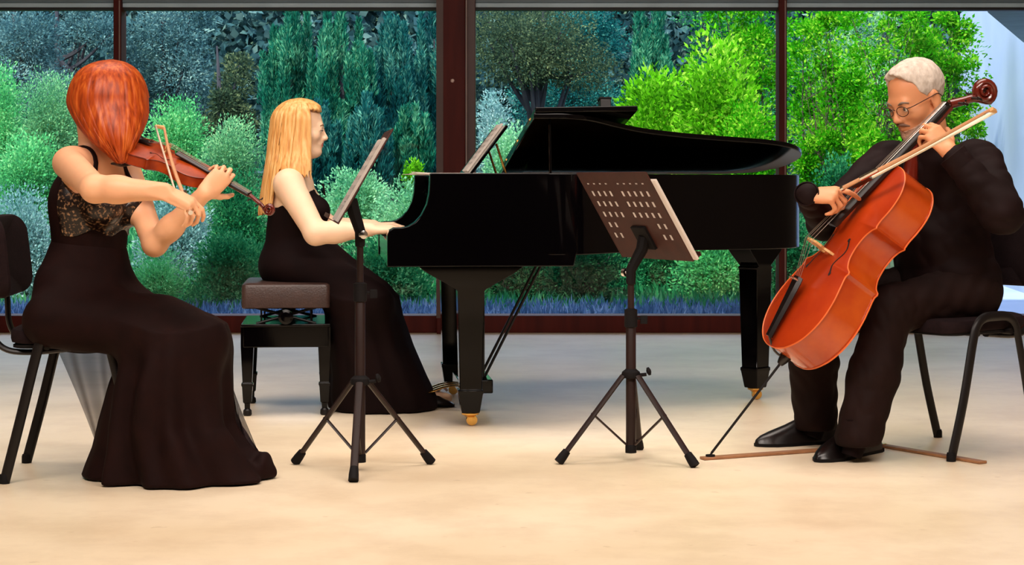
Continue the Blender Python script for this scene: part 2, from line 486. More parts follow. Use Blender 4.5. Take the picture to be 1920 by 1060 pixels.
def wrinkle(amp, ks, seed=1):
    rs = np.random.RandomState(seed); T = [(rs.normal(size=3) * k, rs.uniform(0, 6.28)) for k in ks for _ in range(2)]
    def fn(x, y, z):
        u = 0
        wx = x + .03 * np.sin(14 * z + 5 * y); wz = z + .03 * np.sin(11 * x - 9 * y)
        for (k, p) in T: u = u + np.sin(k[0] * wx + k[1] * y + k[2] * wz + p)
        u = u / len(T) * 2.0
        return amp * (np.abs(u) ** .8 * -1 + .4)
    return fn
# ------------------------------------------------------------------ the setting
GY = 12.1
m_floor = mat('polished_concrete', (228, 206, 172), .36, (247, 231, 204), .9, bump=.03, bscale=6, spec=.3, detail=9, rvar=.06, contrast=.22)
def worn_floor(m):
    nt = m.node_tree; N = nt.nodes; L = nt.links; b = N['Principled BSDF']
    src = b.inputs['Base Color'].links[0].from_socket; tc = [n for n in N if n.type == 'TEX_COORD'][0]
    n1 = N.new('ShaderNodeTexNoise'); n1.inputs['Scale'].default_value = 3.2; n1.inputs['Detail'].default_value = 12; n1.inputs['Roughness'].default_value = .68
    n2 = N.new('ShaderNodeTexNoise'); n2.inputs['Scale'].default_value = 14; n2.inputs['Detail'].default_value = 4
    r1 = N.new('ShaderNodeValToRGB'); r1.color_ramp.elements[0].position = .38; r1.color_ramp.elements[1].position = .56
    r1.color_ramp.elements[0].color = (.90, .875, .86, 1); r1.color_ramp.elements[1].color = (1, 1, 1, 1)
    r2 = N.new('ShaderNodeValToRGB'); r2.color_ramp.elements[0].position = .26; r2.color_ramp.elements[1].position = .31
    r2.color_ramp.elements[0].color = (.86, .83, .80, 1); r2.color_ramp.elements[1].color = (1, 1, 1, 1)
    for n, r in ((n1, r1), (n2, r2)):
        L.new(tc.outputs['Object'], n.inputs['Vector']); L.new(n.outputs['Fac'], r.inputs['Fac'])
        mx = N.new('ShaderNodeMix'); mx.data_type = 'RGBA'; mx.blend_type = 'MULTIPLY'; mx.inputs[0].default_value = 1
        L.new(src, mx.inputs[6]); L.new(r.outputs['Color'], mx.inputs[7]); src = mx.outputs[2]
    L.new(src, b.inputs['Base Color'])
worn_floor(m_floor)
m_wall = mat('warm_plaster', (128, 114, 100), .8, scale=3)
m_brown = mat('brown_steel', (66, 15, 9), .5, (88, 25, 16), 3, stretch=(6, 6, .6), spec=.15)
m_dark = mat('dark_seal', (16, 15, 17), .6)
m_alu = mat('grey_aluminium', (92, 110, 120), .5, scale=4)
m_lalu = mat('pale_aluminium', (168, 190, 202), .45, scale=4)
def struct(name, mb, m, bevel=0.0, parent=None):
    return tag(part(name, mb, m, parent, smooth=bevel > 0, bevel=bevel), kind='structure' if parent is None else None)
def sbox(name, lo, hi, m, bevel=0.0, parent=None):
    lo, hi = np.array(lo, float), np.array(hi, float)
    return struct(name, MB().add(*box((lo + hi) / 2, (hi - lo) / 2)), m, bevel, parent)
sbox('floor', (-4.7, -3, -.2), (4.2, GY + .08, 0), m_floor)
sbox('ceiling', (-4.7, -3, 3.4), (4.2, GY + .08, 3.55), m_wall)
sbox('wall_left', (-4.85, -3, 0), (-4.7, GY + .08, 3.4), m_wall)
sbox('wall_right', (4.2, -3, 0), (4.35, GY + .08, 3.4), m_wall)
sbox('wall_front', (-4.7, -3.15, 0), (4.2, -3, 3.4), mat('dark_panelling', (34, 28, 26), .7))
sbox('wall_back', (-4.7, GY - .1, 2.16), (4.2, GY + .08, 3.4), mat('grey_header', (86, 92, 92), .6))
# window wall: sill beam, header rails, mullions, column, panes
sbox('trim_1', (-4.7, GY - .12, 0), (4.2, GY + .08, .108), m_brown, .006)
sbox('trim_2', (-4.7, GY - .05, 2.062), (4.2, GY + .05, 2.09), m_lalu, .003)
sbox('trim_3', (-4.7, GY - .04, 2.045), (4.2, GY + .04, 2.062), m_dark)
sbox('trim_4', (-4.7, GY - .06, 2.09), (4.2, GY + .05, 2.16), m_alu, .003)
xs_m = [(px - 960) * GY / F for px in (226, 1464)]
for k, x in enumerate(xs_m):
    o = sbox('trim_%d' % (5 + k), (x - .025, GY - .1, .1), (x + .025, GY + .06, 2.15), m_brown, .004)
    sbox('glazing_bead', (x + .010, GY - .104, .11), (x + .018, GY - .1, 2.1), mat('bead_grey', (120, 95, 85), .4), parent=o)
cx0, cx1 = (821 - 960) * GY / F, (874 - 960) * GY / F
o = sbox('trim_7', (cx0, GY - .22, 0), (cx1, GY + .1, 3.4), m_brown, .006)
sbox('column_edge', (cx0 - .001, GY - .223, .1), (cx0 + .042, GY - .219, 2.3), mat('brown_edge', (70, 44, 36), .5), parent=o)
mb = MB(); mb.add(*lathe([(.001, 0), (.012, 0), (.012, .006), (.008, .01), (.001, .011)], (cx0 + .1, GY - .22, .93 + (348 - 155) * GY / F), (0, -1, 0)))
struct('bolt_cap', mb, mat('bolt_grey', (190, 160, 150), .3), parent=o)
o = sbox('trim_8', (cx1 + .008, GY - .1, .1), ((892 - 960) * GY / F, GY + .06, 2.15), mat('brown_frame', (74, 40, 32), .45), .004)
sbox('gasket', (cx1 - .001, GY - .12, .1), (cx1 + .009, GY - .06, 2.15), mat('gasket_grey', (176, 158, 150), .5), parent=o)
ex = [-4.7, xs_m[0], (856 - 960) * GY / F, xs_m[1], 4.2]
for k in range(4):
    mb = MB(); mb.add(*box(((ex[k] + ex[k + 1]) / 2, GY + .02, 1.08), ((ex[k + 1] - ex[k]) / 2 - .02, .004, .985)))
    struct('window_%d' % (k + 1), mb, glass_mat())

# outside: garden ground, paving strip, white wing wall with its soffit
def ground_z(x, y):
    return -.02 + .018 * np.maximum(0, y - 14) ** 1.25 + .05 * np.sin(.8 * x + .5 * y) * np.clip((y - 14) / 3, 0, 1) + .9 * np.maximum(0, y - 32.5)
gx, gy = np.meshgrid(np.linspace(-34, 34, 91), np.linspace(GY + .1, 44, 100))
V = np.column_stack([gx.ravel(), gy.ravel(), ground_z(gx, gy).ravel()])
Q = np.array([(j * 91 + i, j * 91 + i + 1, (j + 1) * 91 + i + 1, (j + 1) * 91 + i) for j in range(99) for i in range(90)])
o = mkobj('garden_ground', V, Q, mat('garden_soil', (38, 62, 44), .95, (70, 92, 60), 2.5, bump=.3)); tag(o, kind='structure')
m_white = mat('white_render', (158, 172, 200), .8, (178, 190, 212), 1.5, bump=.05)
mb = MB(); A, B = v3(3.9, 12.3, 0), v3(4.72, 20, 0); d = unit(B - A); nrm = v3(d[1], -d[0], 0)
q = [A, B, B + nrm * .3, A + nrm * .3]
mb.add(*loft([[p + v3(0, 0, -.3) for p in q], [p + v3(0, 0, 2.74) for p in q]]))
struct('wall_outside', mb, m_white)
sbox('path_outside', (2.95, GY + .1, -.2), (4.6, 17.5, .03), m_white)
mb = MB(); mb.add(*prism([(3.05, 12.22), (3.17, 12.65), (4.12, 15.3), (4.15, 15.3), (4.3, 12.22)], 2.084, 2.2))
struct('ceiling_outside', mb, mat('soffit_grey', (120, 134, 130), .8))

# ------------------------------------------------------------------ the garden
rng = np.random.RandomState(7)
def leaf_quads(P, D, L, Wd, rs):
    """diamond leaves at P pointing along D, length L, width Wd"""
    n = len(P); D = D / (np.linalg.norm(D, axis=1)[:, None] + 1e-9)
    r = rs.normal(size=(n, 3)); S = np.cross(D, r); S /= np.linalg.norm(S, axis=1)[:, None] + 1e-9
    Nn = np.cross(D, S); L = L * rs.uniform(.7, 1.3, (n, 1)); Wd = Wd * rs.uniform(.7, 1.3, (n, 1))
    V = np.stack([P, P + D * L * .45 + S * Wd * .5 + Nn * L * .06, P + D * L, P + D * L * .45 - S * Wd * .5 + Nn * L * .06], 1).reshape(-1, 3)
    return V, np.arange(4 * n).reshape(n, 4)
LEAF_K, LEAF_N = .66, 2.2
def blobs_leaves(bl, n, L, Wd, rs, up=.3, outer=.55):
    n = int(n * LEAF_N)
    bl = np.array(bl, float); w = bl[:, 3] * bl[:, 4]; k = rs.choice(len(bl), n, p=w / w.sum())
    d = rs.normal(size=(n, 3)); d /= np.linalg.norm(d, axis=1)[:, None]
    rad = np.where(rs.rand(n) < outer, rs.uniform(.86, 1.06, n), rs.uniform(.3, .95, n))
    # lumpy outline
    rad *= 1 + .12 * np.sin(7 * d[:, 0] + 3 * k) * np.sin(6 * d[:, 2] + 2 * k) + .08 * np.sin(13 * d[:, 0] + 11 * d[:, 1])
    L, Wd = L * LEAF_K, Wd * LEAF_K
    P = bl[k, :3] + d * rad[:, None] * np.stack([bl[k, 3], bl[k, 3], bl[k, 4]], 1)
    D = d + rs.normal(size=(n, 3)) * .55 + np.array([0, 0, up])
    return leaf_quads(P, D, L, Wd, rs)
m_bark = mat('dark_bark', (34, 34, 44), .9, (58, 54, 56), 9, stretch=(1, 1, .3), bump=.4)
m_bark2 = mat('brown_bark', (66, 60, 50), .9, (96, 86, 66), 9, stretch=(1, 1, .3), bump=.4)
PAL = {
 'bluedark': leaf_mat('leaf_blue_dark', (30, 66, 74), (88, 128, 128), (160, 190, 174)),
 'teal': leaf_mat('leaf_teal', (2, 44, 40), (36, 128, 98), (150, 222, 166)),
 'tealblue': leaf_mat('leaf_teal_blue', (4, 42, 50), (34, 112, 106), (128, 196, 166)),
 'olive': leaf_mat('leaf_olive', (22, 40, 34), (66, 86, 62), (136, 146, 98)),
 'soft': leaf_mat('leaf_soft_green', (40, 108, 80), (110, 176, 118), (196, 232, 164)),
 'fresh': leaf_mat('leaf_fresh_green', (28, 112, 70), (92, 188, 110), (186, 236, 158)),
 'lime': leaf_mat('leaf_lime', (16, 78, 12), (112, 196, 26), (222, 246, 96), .45),
 'bright': leaf_mat('leaf_bright', (6, 66, 10), (66, 172, 18), (196, 238, 70), .45),
 'grey': leaf_mat('leaf_grey_blue', (70, 122, 112), (138, 178, 172), (206, 226, 216)),
 'mid': leaf_mat('leaf_mid_green', (8, 68, 40), (46, 132, 80), (132, 200, 128)),
 'pale': leaf_mat('leaf_pale', (60, 140, 96), (140, 204, 148), (214, 240, 196)),
 'lavender': leaf_mat('leaf_lavender', (34, 62, 96), (84, 116, 156), (160, 180, 208)),
 'deep': leaf_mat('leaf_deep', (6, 34, 26), (20, 78, 48), (78, 146, 86)),
}
def plant(label, cat, px, Y, top, bot, wpx, kind, pal, n, leaf=.05, lw=None, group=None, name=None, seed=0, bark=None, trunk_px=None):
    """px, top, bot, wpx: crown centre, top row, lowest row and width as the camera at the photo's place sees them at distance Y"""
    rs = np.random.RandomState(seed * 31 + 5)
    c = at(px, top, Y); zt = c[2]; zb = max(at(px, bot, Y)[2], 0.02); w = wpx * Y / F; x = c[0]; g = float(ground_z(x, Y))
    root = thing(name or ('tree' if kind in ('tree', 'young', 'dark') else 'bush'), label, cat, (x, Y, g), 0, group)
    lw = lw or leaf * .5; h = zt - zb; mbt = MB(); dep = min(w, 2.6)
    if kind == 'bush':
        bl = []
        for _ in range(14):
            r = w * rs.uniform(.16, .27); a = rs.uniform(0, 6.28); q = rs.uniform(0, .8)
            ox, oy = math.cos(a) * q * (w / 2 - r), math.sin(a) * q * (dep / 2 - r * .6)
            hz = h * rs.uniform(.22, .36) * (1 - .25 * abs(ox) / (w / 2))
            zc = rs.uniform(zb + hz * .8, zt - hz - h * .35 * (abs(ox) / (w / 2)) ** 1.5)
            bl.append((ox, oy, zc - g, r, hz))
        bl.append((0, 0, (zt + zb) / 2 - g + h * .12, w * .33, h * .38)); bl.append((0, 0, zb + h * .25 - g, w * .42, h * .28))
        V, Q = blobs_leaves(bl, n, leaf, lw, rs, up=.45)
        for _ in range(5):
            a = rs.uniform(0, 6.28); mbt.add(*tube([(0, 0, -.05), (math.cos(a) * w * .1, math.sin(a) * w * .1, h * .35), (math.cos(a) * w * .22, math.sin(a) * w * .2, h * .7)], [.02, .014, .005], 6))
    elif kind == 'plume':      # conifer of upright plumes
        Vs, Ds = [], []
        npl = 80
        for k in range(npl):
            a = rs.uniform(0, 6.28); q = math.sqrt(rs.rand()); hx = math.cos(a) * q * w * .42; hy = math.sin(a) * q * dep * .42
            zc = rs.uniform(zb, zt - h * .2 - h * .28 * q); ph = h * rs.uniform(.16, .30); pr = w * rs.uniform(.045, .085)
            if k < 8: zc = zt - h * rs.uniform(.22, .38); hx *= .7; ph = min(ph, zt - zc)
            m = int(n * 1.8) // npl; t = rs.rand(m) ** .8; th = rs.uniform(0, 6.28, m); rr = pr * (1 - t) ** .7 * rs.uniform(.75, 1.1, m)
            Vs.append(np.column_stack([hx + np.cos(th) * rr, hy + np.sin(th) * rr, zc - g + t * ph]))
            Ds.append(np.column_stack([np.cos(th) * .45, np.sin(th) * .45, np.full(m, 1.0)]) + rs.normal(size=(m, 3)) * .2)
        V, Q = leaf_quads(np.concatenate(Vs), np.concatenate(Ds), leaf * .95, leaf * .22, rs)
        mbt.add(*tube([(0, 0, -.05), (.02, 0, h * .5), (0, 0, (zt - g) * .85)], [.07, .05, .015], 7))
    else:                      # trees with trunk and boughs
        bl = []; nb = {'tree': 12, 'dark': 14, 'young': 34}[kind]; base = zb - g; T = zt - g
        fork = max(.25, base * .55) if kind != 'young' else .12
        tips = []
        nt = 1 if kind != 'young' else 3
        tx = 0 if trunk_px is None else (trunk_px - px) * Y / F
        for k in range(nb):
            a = rs.uniform(0, 6.28); q = rs.uniform(.15, 1); r = w * (rs.uniform(.13, .22) if kind != 'young' else rs.uniform(.055, .12))
            zc = rs.uniform(base + r * .4, T - r * .8); env = 1 - .5 * max(0, (zc - base) / (T - base) - .55)
            bl.append((math.cos(a) * q * (w / 2 - r) * env, math.sin(a) * q * (dep / 2) * .7 * env, zc, r, r * rs.uniform(.6, 1.0)))
        V, Q = blobs_leaves(bl, int(n * (.62 if kind == 'young' else 1)), leaf, lw, rs, up=.15, outer=.4)
        if kind == 'young':      # loose sprays between the boughs
            m = int(n * .4); d = rs.normal(size=(m, 3)); d /= np.linalg.norm(d, axis=1)[:, None]; d *= rs.uniform(.2, 1.08, (m, 1)) ** .6
            P = d * [w * .5, dep * .36, (T - base) * .52] + [0, 0, (T + base) / 2]
            V2_, Q2_ = leaf_quads(P, d + rs.normal(size=(m, 3)) * .7, leaf * .7, lw * .7, rs); Q = np.concatenate([Q, Q2_ + len(V)]); V = np.concatenate([V, V2_])
        r0 = {'tree': .06, 'dark': .09, 'young': .012}[kind]
        for s_ in range(nt):
            bx = tx + (0 if nt == 1 else (s_ - 1) * .22 * w + rs.uniform(-.06, .06) * w)
            topx = tx * .3 + (rs.uniform(-.2, .2) if nt == 1 else (1 - s_) * .1 + rs.uniform(-.3, .3)) * w
            P = smooth_path([(bx, 0, -.08), (bx + rs.uniform(-.03, .03) * w, 0, T * .3), (bx * .6 + topx * .4, rs.uniform(-.1, .1), T * .6), (topx, 0, T * .93)], 5)
            mbt.add(*tube(P, [r0 * 1.25, r0, r0 * .7, r0 * .2], 7))
            for b in bl[s_::nt]:
                i = rs.randint(len(P) // 4, len(P) * 3 // 4); p0 = P[i]; p2 = np.array(b[:3])
                mbt.add(*tube(smooth_path([p0, (p0 + p2) / 2 + np.array([0, 0, -.06]), p2], 3), [r0 * .5, r0 * .3, r0 * .1], 5))
    mkobj('crown' if kind != 'bush' else 'foliage', V, Q, PAL[pal], root, smooth=False)
    part('trunk' if kind != 'bush' else 'stem', mbt, bark or m_bark, root)
    return root
G1, G2, G3 = 'dark trees along the back of the garden', 'tall conifers behind the pianist', 'young bright trees behind the cellist'
# back row
plant('tall blue-green tree at the far left behind the round bushes', 'tree', 30, 25, -30, 230, 300, 'dark', 'bluedark', 10000, .065, group=G1, seed=1)
plant('dark tree with a visible trunk behind the violinist left of the mullion', 'tree', 165, 26, -40, 250, 240, 'dark', 'bluedark', 9000, .065, group=G1, seed=2, trunk_px=118)
plant('grey-blue tree just right of the thin left mullion', 'tree', 320, 26.5, -40, 230, 290, 'dark', 'bluedark', 10000, .065, group=G1, seed=3)
plant('brownish olive tree between the violinist and the conifers', 'tree', 420, 24.5, 60, 280, 180, 'tree', 'olive', 3600, .08, group=G1, seed=4)
plant('dark spreading tree with black trunk right of the wide column', 'tree', 1005, 22, -30, 170, 380, 'dark', 'olive', 9000, .055, group=G1, seed=5, trunk_px=1000)
plant('bluish tree behind the olive tree right of the column', 'tree', 1080, 26, -30, 240, 300, 'dark', 'tealblue', 9000, .065, group=G1, seed=6)
plant('pale teal cypress beside the dark spreading tree', 'tree', 1222, 23, -40, 330, 90, 'plume', 'teal', 8000, .07, group=G1, seed=7, name='conifer')
plant('far green tree above the lime bushes', 'tree', 1380, 27, -50, 260, 330, 'dark', 'mid', 9000, .07, group=G1, seed=8)
plant('far soft green tree behind the cellist', 'tree', 1640, 27, -50, 280, 360, 'dark', 'soft', 9000, .07, group=G1, seed=9)
# conifers
for k, (px, tp, w_, Yc, lb, pl) in enumerate(((545, 6, 130, 21.5, 'leftmost tall teal conifer, rising over the blonde pianist', 'teal'), (640, 14, 140, 21.0, 'tall teal conifer above the left music stand', 'teal'),
        (735, 22, 140, 21.6, 'tall dark teal conifer left of the wide column', 'tealblue'), (815, 4, 120, 22.4, 'blue-green conifer partly hidden by the wide column', 'tealblue'),
        (600, 190, 90, 19.5, 'lower pointed conifer right behind the pianist', 'tealblue'), (690, 180, 95, 19.3, 'short pointed conifer behind the sheet music on the left stand', 'tealblue'), (775, 200, 90, 19.6, 'short pointed conifer beside the wide column', 'teal'))):
    plant(lb, 'tree', px, Yc, tp, 360 if k < 4 else 400, w_, 'plume', pl, 16000 if k < 4 else 7000, .07, group=G2, seed=20 + k, name='conifer')
# middle shrubs, left
G4 = 'rounded shrubs in the garden bed'
plant('yellow-green shrub at the left edge of the photo', 'bush', 0, 17.5, 118, 420, 130, 'bush', 'fresh', 6400, .045, group=G4, seed=30)
plant('big round soft green bush left of the red hair', 'bush', 95, 18.5, 136, 360, 200, 'bush', 'soft', 12000, .042, group=G4, seed=31)
plant('bright green shrub left of the violinist shoulder', 'bush', 60, 16.6, 250, 470, 190, 'bush', 'fresh', 8000, .046, group=G4, seed=32)
plant('feathery light green bush right of the red hair', 'bush', 330, 17.6, 184, 420, 190, 'bush', 'fresh', 10000, .045, group=G4, seed=33)
plant('pale green bush between the violin and the pianist', 'bush', 440, 17.2, 220, 430, 150, 'bush', 'soft', 8000, .042, group=G4, seed=34)
plant('blue-grey shrub beside the left chair', 'bush', 40, 15.0, 352, 560, 190, 'bush', 'grey', 5400, .045, group=G4, seed=35)
plant('blue-grey shrub under the violin', 'bush', 330, 15.2, 352, 520, 190, 'bush', 'grey', 5200, .045, group=G4, seed=36)
plant('teal green shrub behind the violin scroll', 'bush', 450, 15.8, 320, 540, 170, 'bush', 'mid', 4600, .05, group=G4, seed=37)
plant('low dark green shrub left of the piano stool', 'bush', 430, 14.2, 430, 575, 180, 'bush', 'mid', 4400, .045, group=G4, seed=38)
plant('grassy green tuft below the violinist elbow', 'bush', 300, 14.0, 470, 580, 150, 'bush', 'fresh', 3200, .05, lw=.012, group=G4, seed=39)
plant('pale green bush behind the left music stand desk', 'bush', 660, 16.8, 318, 470, 200, 'bush', 'pale', 5200, .055, group=G4, seed=40)
plant('pale green bush above the piano keyboard', 'bush', 770, 15.8, 335, 500, 170, 'bush', 'pale', 4600, .05, group=G4, seed=41)
plant('small yellow-green sprig over the sheets on the piano', 'bush', 775, 16.0, 300, 350, 50, 'bush', 'lime', 420, .05, group=G4, seed=42)
plant('dark green shrub under the piano keyboard', 'bush', 720, 14.8, 440, 585, 230, 'bush', 'mid', 5000, .05, group=G4, seed=43)
plant('whitish grey shrub just right of the wide column', 'bush', 925, 19, 170, 330, 90, 'bush', 'grey', 2600, .05, group=G4, seed=44)
plant('soft green bush right of the column above the piano lid edge', 'bush', 950, 16.8, 230, 420, 130, 'bush', 'pale', 3600, .05, group=G4, seed=45)
plant('dark shrub low behind the piano lyre', 'bush', 960, 15.2, 440, 580, 190, 'bush', 'deep', 4400, .05, group=G4, seed=46)
plant('dark green shrub under the piano left of the right stand', 'bush', 1100, 15.0, 440, 575, 200, 'bush', 'deep', 4600, .05, group=G4, seed=47)
plant('bright leafy bush under the piano right of the right stand', 'bush', 1340, 15.2, 430, 578, 190, 'bush', 'fresh', 5000, .055, group=G4, seed=48)
plant('mid green bush under the piano between stand and cello', 'bush', 1240, 15.8, 430, 570, 150, 'bush', 'mid', 3600, .05, group=G4, seed=49)
plant('shrub low behind the cello', 'bush', 1480, 15.0, 400, 580, 160, 'bush', 'mid', 3600, .05, group=G4, seed=50)
# lime shrubs and young trees, right
G5 = 'lime green bushes beyond the piano lid'
plant('lime green bush beyond the folded piano lid', 'bush', 1240, 18.2, 130, 400, 230, 'bush', 'lime', 5200, .095, group=G5, seed=60)
plant('yellow-green bush rising over the piano lid', 'bush', 1340, 17.4, 60, 400, 200, 'bush', 'lime', 4800, .095, group=G5, seed=61)
plant('low lime bush left of the right mullion', 'bush', 1400, 16.6, 190, 420, 170, 'bush', 'bright', 4800, .055, group=G5, seed=62)
plant('young bright green tree left of the right mullion', 'tree', 1400, 18.6, -30, 330, 230, 'young', 'bright', 6200, .065, group=G3, seed=63, bark=m_bark2)
plant('young bright green tree right of the right mullion', 'tree', 1545, 16.8, 10, 360, 200, 'young', 'bright', 6000, .06, group=G3, seed=64, bark=m_bark2)
plant('young bright green tree behind the cellist head', 'tree', 1660, 16.2, -10, 330, 220, 'young', 'bright', 6600, .06, group=G3, seed=65, bark=m_bark2)
plant('young green tree against the white outside wall', 'tree', 1770, 16.6, 10, 300, 170, 'young', 'bright', 5200, .06, group=G3, seed=66, bark=m_bark2)
plant('yellow-green bush behind the young trees', 'bush', 1580, 19.5, 80, 400, 260, 'bush', 'lime', 6200, .065, group=G5, seed=67)
plant('lime bush between cellist and outside wall', 'bush', 1740, 18.5, 120, 420, 170, 'bush', 'lime', 4600, .06, group=G5, seed=68)
plant('dark green bush behind the cellist bow hand', 'bush', 1570, 15.4, 290, 480, 130, 'bush', 'mid', 3400, .05, group=G5, seed=69)
# low planting along the glass and the hedge that closes the garden
P = np.column_stack([rng.uniform(-5, 2.9, 9000), rng.uniform(12.9, 14.3, 9000)]); P = np.column_stack([P, ground_z(P[:, 0], P[:, 1])])
V, Q = leaf_quads(P, rng.normal(size=(9000, 3)) * .4 + np.array([0, 0, 1]), .11, .018, rng)
o = mkobj('lavender_border', V, Q, PAL['lavender'], smooth=False); tag(o, 'bluish low border planting along the foot of the window', 'plants', kind='stuff')
P = np.column_stack([rng.uniform(-7, 3.2, 26000), rng.uniform(13.8, 24, 26000)]); P = np.column_stack([P, ground_z(P[:, 0], P[:, 1])])
V, Q = leaf_quads(P, rng.normal(size=(26000, 3)) * .5 + np.array([0, 0, 1]), .12, .03, rng)
o = mkobj('grass', V, Q, PAL['mid'], smooth=False); tag(o, 'green grass and ground cover between the shrubs', 'grass', kind='stuff')
bl = [(x, 0, z, 1.5, 1.3) for x in np.arange(-20, 20, 1.3) for z in (.6, 1.8, 3.0, 4.2, 5.2)]
V, Q = blobs_leaves(bl, 100000, .26, .18, rng)
o = thing('hedge', 'tall dark hedge closing off the garden behind all the trees', 'hedge', (0, 30.5, float(ground_z(0, 30.5))))
mkobj('foliage', V, Q, PAL['bluedark'], o, smooth=False)
# ------------------------------------------------------------------ chairs
m_black = mat('black_metal', (14, 10, 11), .42, (20, 15, 15), 12, spec=.3)
m_rub = mat('black_rubber', (14, 11, 12), .75, spec=.2)
m_uph = mat('black_upholstery', (24, 13, 15), .9, (32, 19, 21), 60, bump=.15, bscale=300, spec=.15)
m_chrome = mat('chrome', (200, 195, 190), .18, metal=1.0)
m_brass = mat('brass', (214, 168, 92), .22, metal=1.0)
def chair(label, loc, rz):
    t = thing('stacking_chair', label, 'chair', loc, rz, 'black stacking chairs of the string players')
    sec = rrect(.205, .21, .05, 6)
    rings = []
    for z, k in ((.428, .9), (.432, .985), (.445, 1), (.462, 1), (.474, .975), (.479, .9), (.481, .6)):
        rings.append([(x * k, y * k, z - .012 * (1 - (x / .205) ** 2) * (1 if z > .44 else 0) + .01 * (x / .205) ** 3 * -.6) for x, y in sec])
    part('seat', MB().add(*loft(rings)), m_uph, t)
    part('seat_pan', MB().add(*loft([[(x * k, y * k, z) for x, y in sec] for z, k in ((.418, .93), (.421, .97), (.43, .97))])), m_rub, t)
    for s in (1, -1):
        y = s * .232
        P = [(.215, s * .222, .004), (.165, y, .2), (.118, y, .395), (.098, y, .452), (.06, y, .478), (0, y, .482), (-.06, y, .478), (-.098, y, .452), (-.118, y, .395), (-.165, y, .2), (-.215, s * .222, .004)]
        lf = part('leg_frame', MB().add(*tube(P, .0145, 12, 4, flat=(.75, 1.15))), m_black, t)
        for x in (.215, -.215):
            part('rubber_foot', MB().add(*lathe([(.012, 0), (.016, .001), (.016, .022), (.0135, .03)], (x, s * .222, 0), (0, 0, 1), 12)), m_rub, lf)
    for x in (.085, -.085):
        part('crossbar', MB().add(*tube([(x, -.228, .425), (x, .228, .425)], .0105, 10)), m_black, t)
    for s in (1, -1):
        part('back_support', MB().add(*tube([(-.02, s * .17, .415), (-.15, s * .17, .405), (-.225, s * .17, .418), (-.262, s * .17, .47), (-.27, s * .17, .56), (-.285, s * .17, .70)], .012, 10, 6, flat=(1.3, .8))), m_black, t)
    mb = MB(); o = rrect(.232, .13, .06, 6)
    def bk(u, w, d):
        bow = .075 * (u / .232) ** 2
        return (-.30 + bow + d - .06 * (w / .13) * .25, u, .705 + w)
    mb.add(*loft([[bk(u * k, w * k, d) for u, w in o] for d, k in ((-.014, .9), (-.012, .98), (-.004, 1), (.016, 1), (.026, .97), (.031, .88), (.033, .5))]))
    part('backrest', mb, m_uph, t)
    part('back_shell', MB().add(*loft([[bk(u * k, w * k, d) for u, w in o] for d, k in ((-.024, .86), (-.02, .96), (-.013, .96))])), m_rub, t)
    return t
chair('black padded stacking chair under the violinist, its back at the left edge', (-1.39, 6.16, 0), R_(5.7))
chair('black padded stacking chair under the cellist, one leg on the wooden strip', (1.525, 6.70, 0), R_(180 + 35.5))

# ------------------------------------------------------------------ piano stool
m_gloss = mat('piano_black', (3, 2, 3), .09, (5, 4, 5), 2, spec=.2)
m_leather = mat('brown_black_leather', (52, 36, 32), .38, (66, 46, 40), 30, bump=.12, bscale=160)
PR = R_(5.5)
st = thing('piano_stool', 'adjustable black piano stool with leather seat under the blonde pianist', 'stool', (-.935, 7.90, 0), PR)
sec = rrect(.177, .265, .02, 4)
part('seat', MB().add(*loft([[(x * k, y * k, z) for x, y in sec] for z, k in ((.434, .97), (.438, 1), (.52, 1), (.53, .985), (.536, .93), (.538, .6))])), m_leather, st)
part('frame', MB().add(*box((0, 0, .32), (.172, .25, .043))).add(*box((0, 0, .366), (.18, .262, .006))), m_gloss, st, bevel=.004)
for sx in (1, -1):
    for sy in (1, -1):
        x, y = sx * .155, sy * .222; mb = MB()
        rg = [[(x + a * w, y + b * w, z) for a, b in ((1, 1), (-1, 1), (-1, -1), (1, -1))] for z, w in ((.36, .026), (.28, .026), (.135, .019), (.132, .024), (.125, .024), (.118, .021), (.055, .017), (.05, .011), (.03, .011))]
        mb.add(*loft(rg)); lg = part('leg', mb, m_gloss, st, bevel=.002)
        part('foot', MB().add(*lathe([(.010, .03), (.017, .022), (.018, .006), (.014, 0)], (x, y, 0))), m_black, lg)
for sy in (1, -1):
    mb = MB()
    for s in (1, -1):
        mb.add(*tube([(s * .12, sy * .2, .37), (-s * .12, sy * .2, .435)], .006, 8))
    mb.add(*tube([(.1, sy * .2, .372), (.1, sy * .2, .432)], .004, 6)); mb.add(*tube([(-.1, sy * .2, .372), (-.1, sy * .2, .432)], .004, 6))
    part('lifting_mechanism', mb, m_black, st)
for sy in (1, -1):
    part('height_knob', MB().add(*lathe([(.008, 0), (.008, .03), (.02, .032), (.03, .045), (.03, .062), (.02, .07), (.001, .071)], (0, sy * .222, .402), (0, sy, 0), 20)), m_gloss, st)

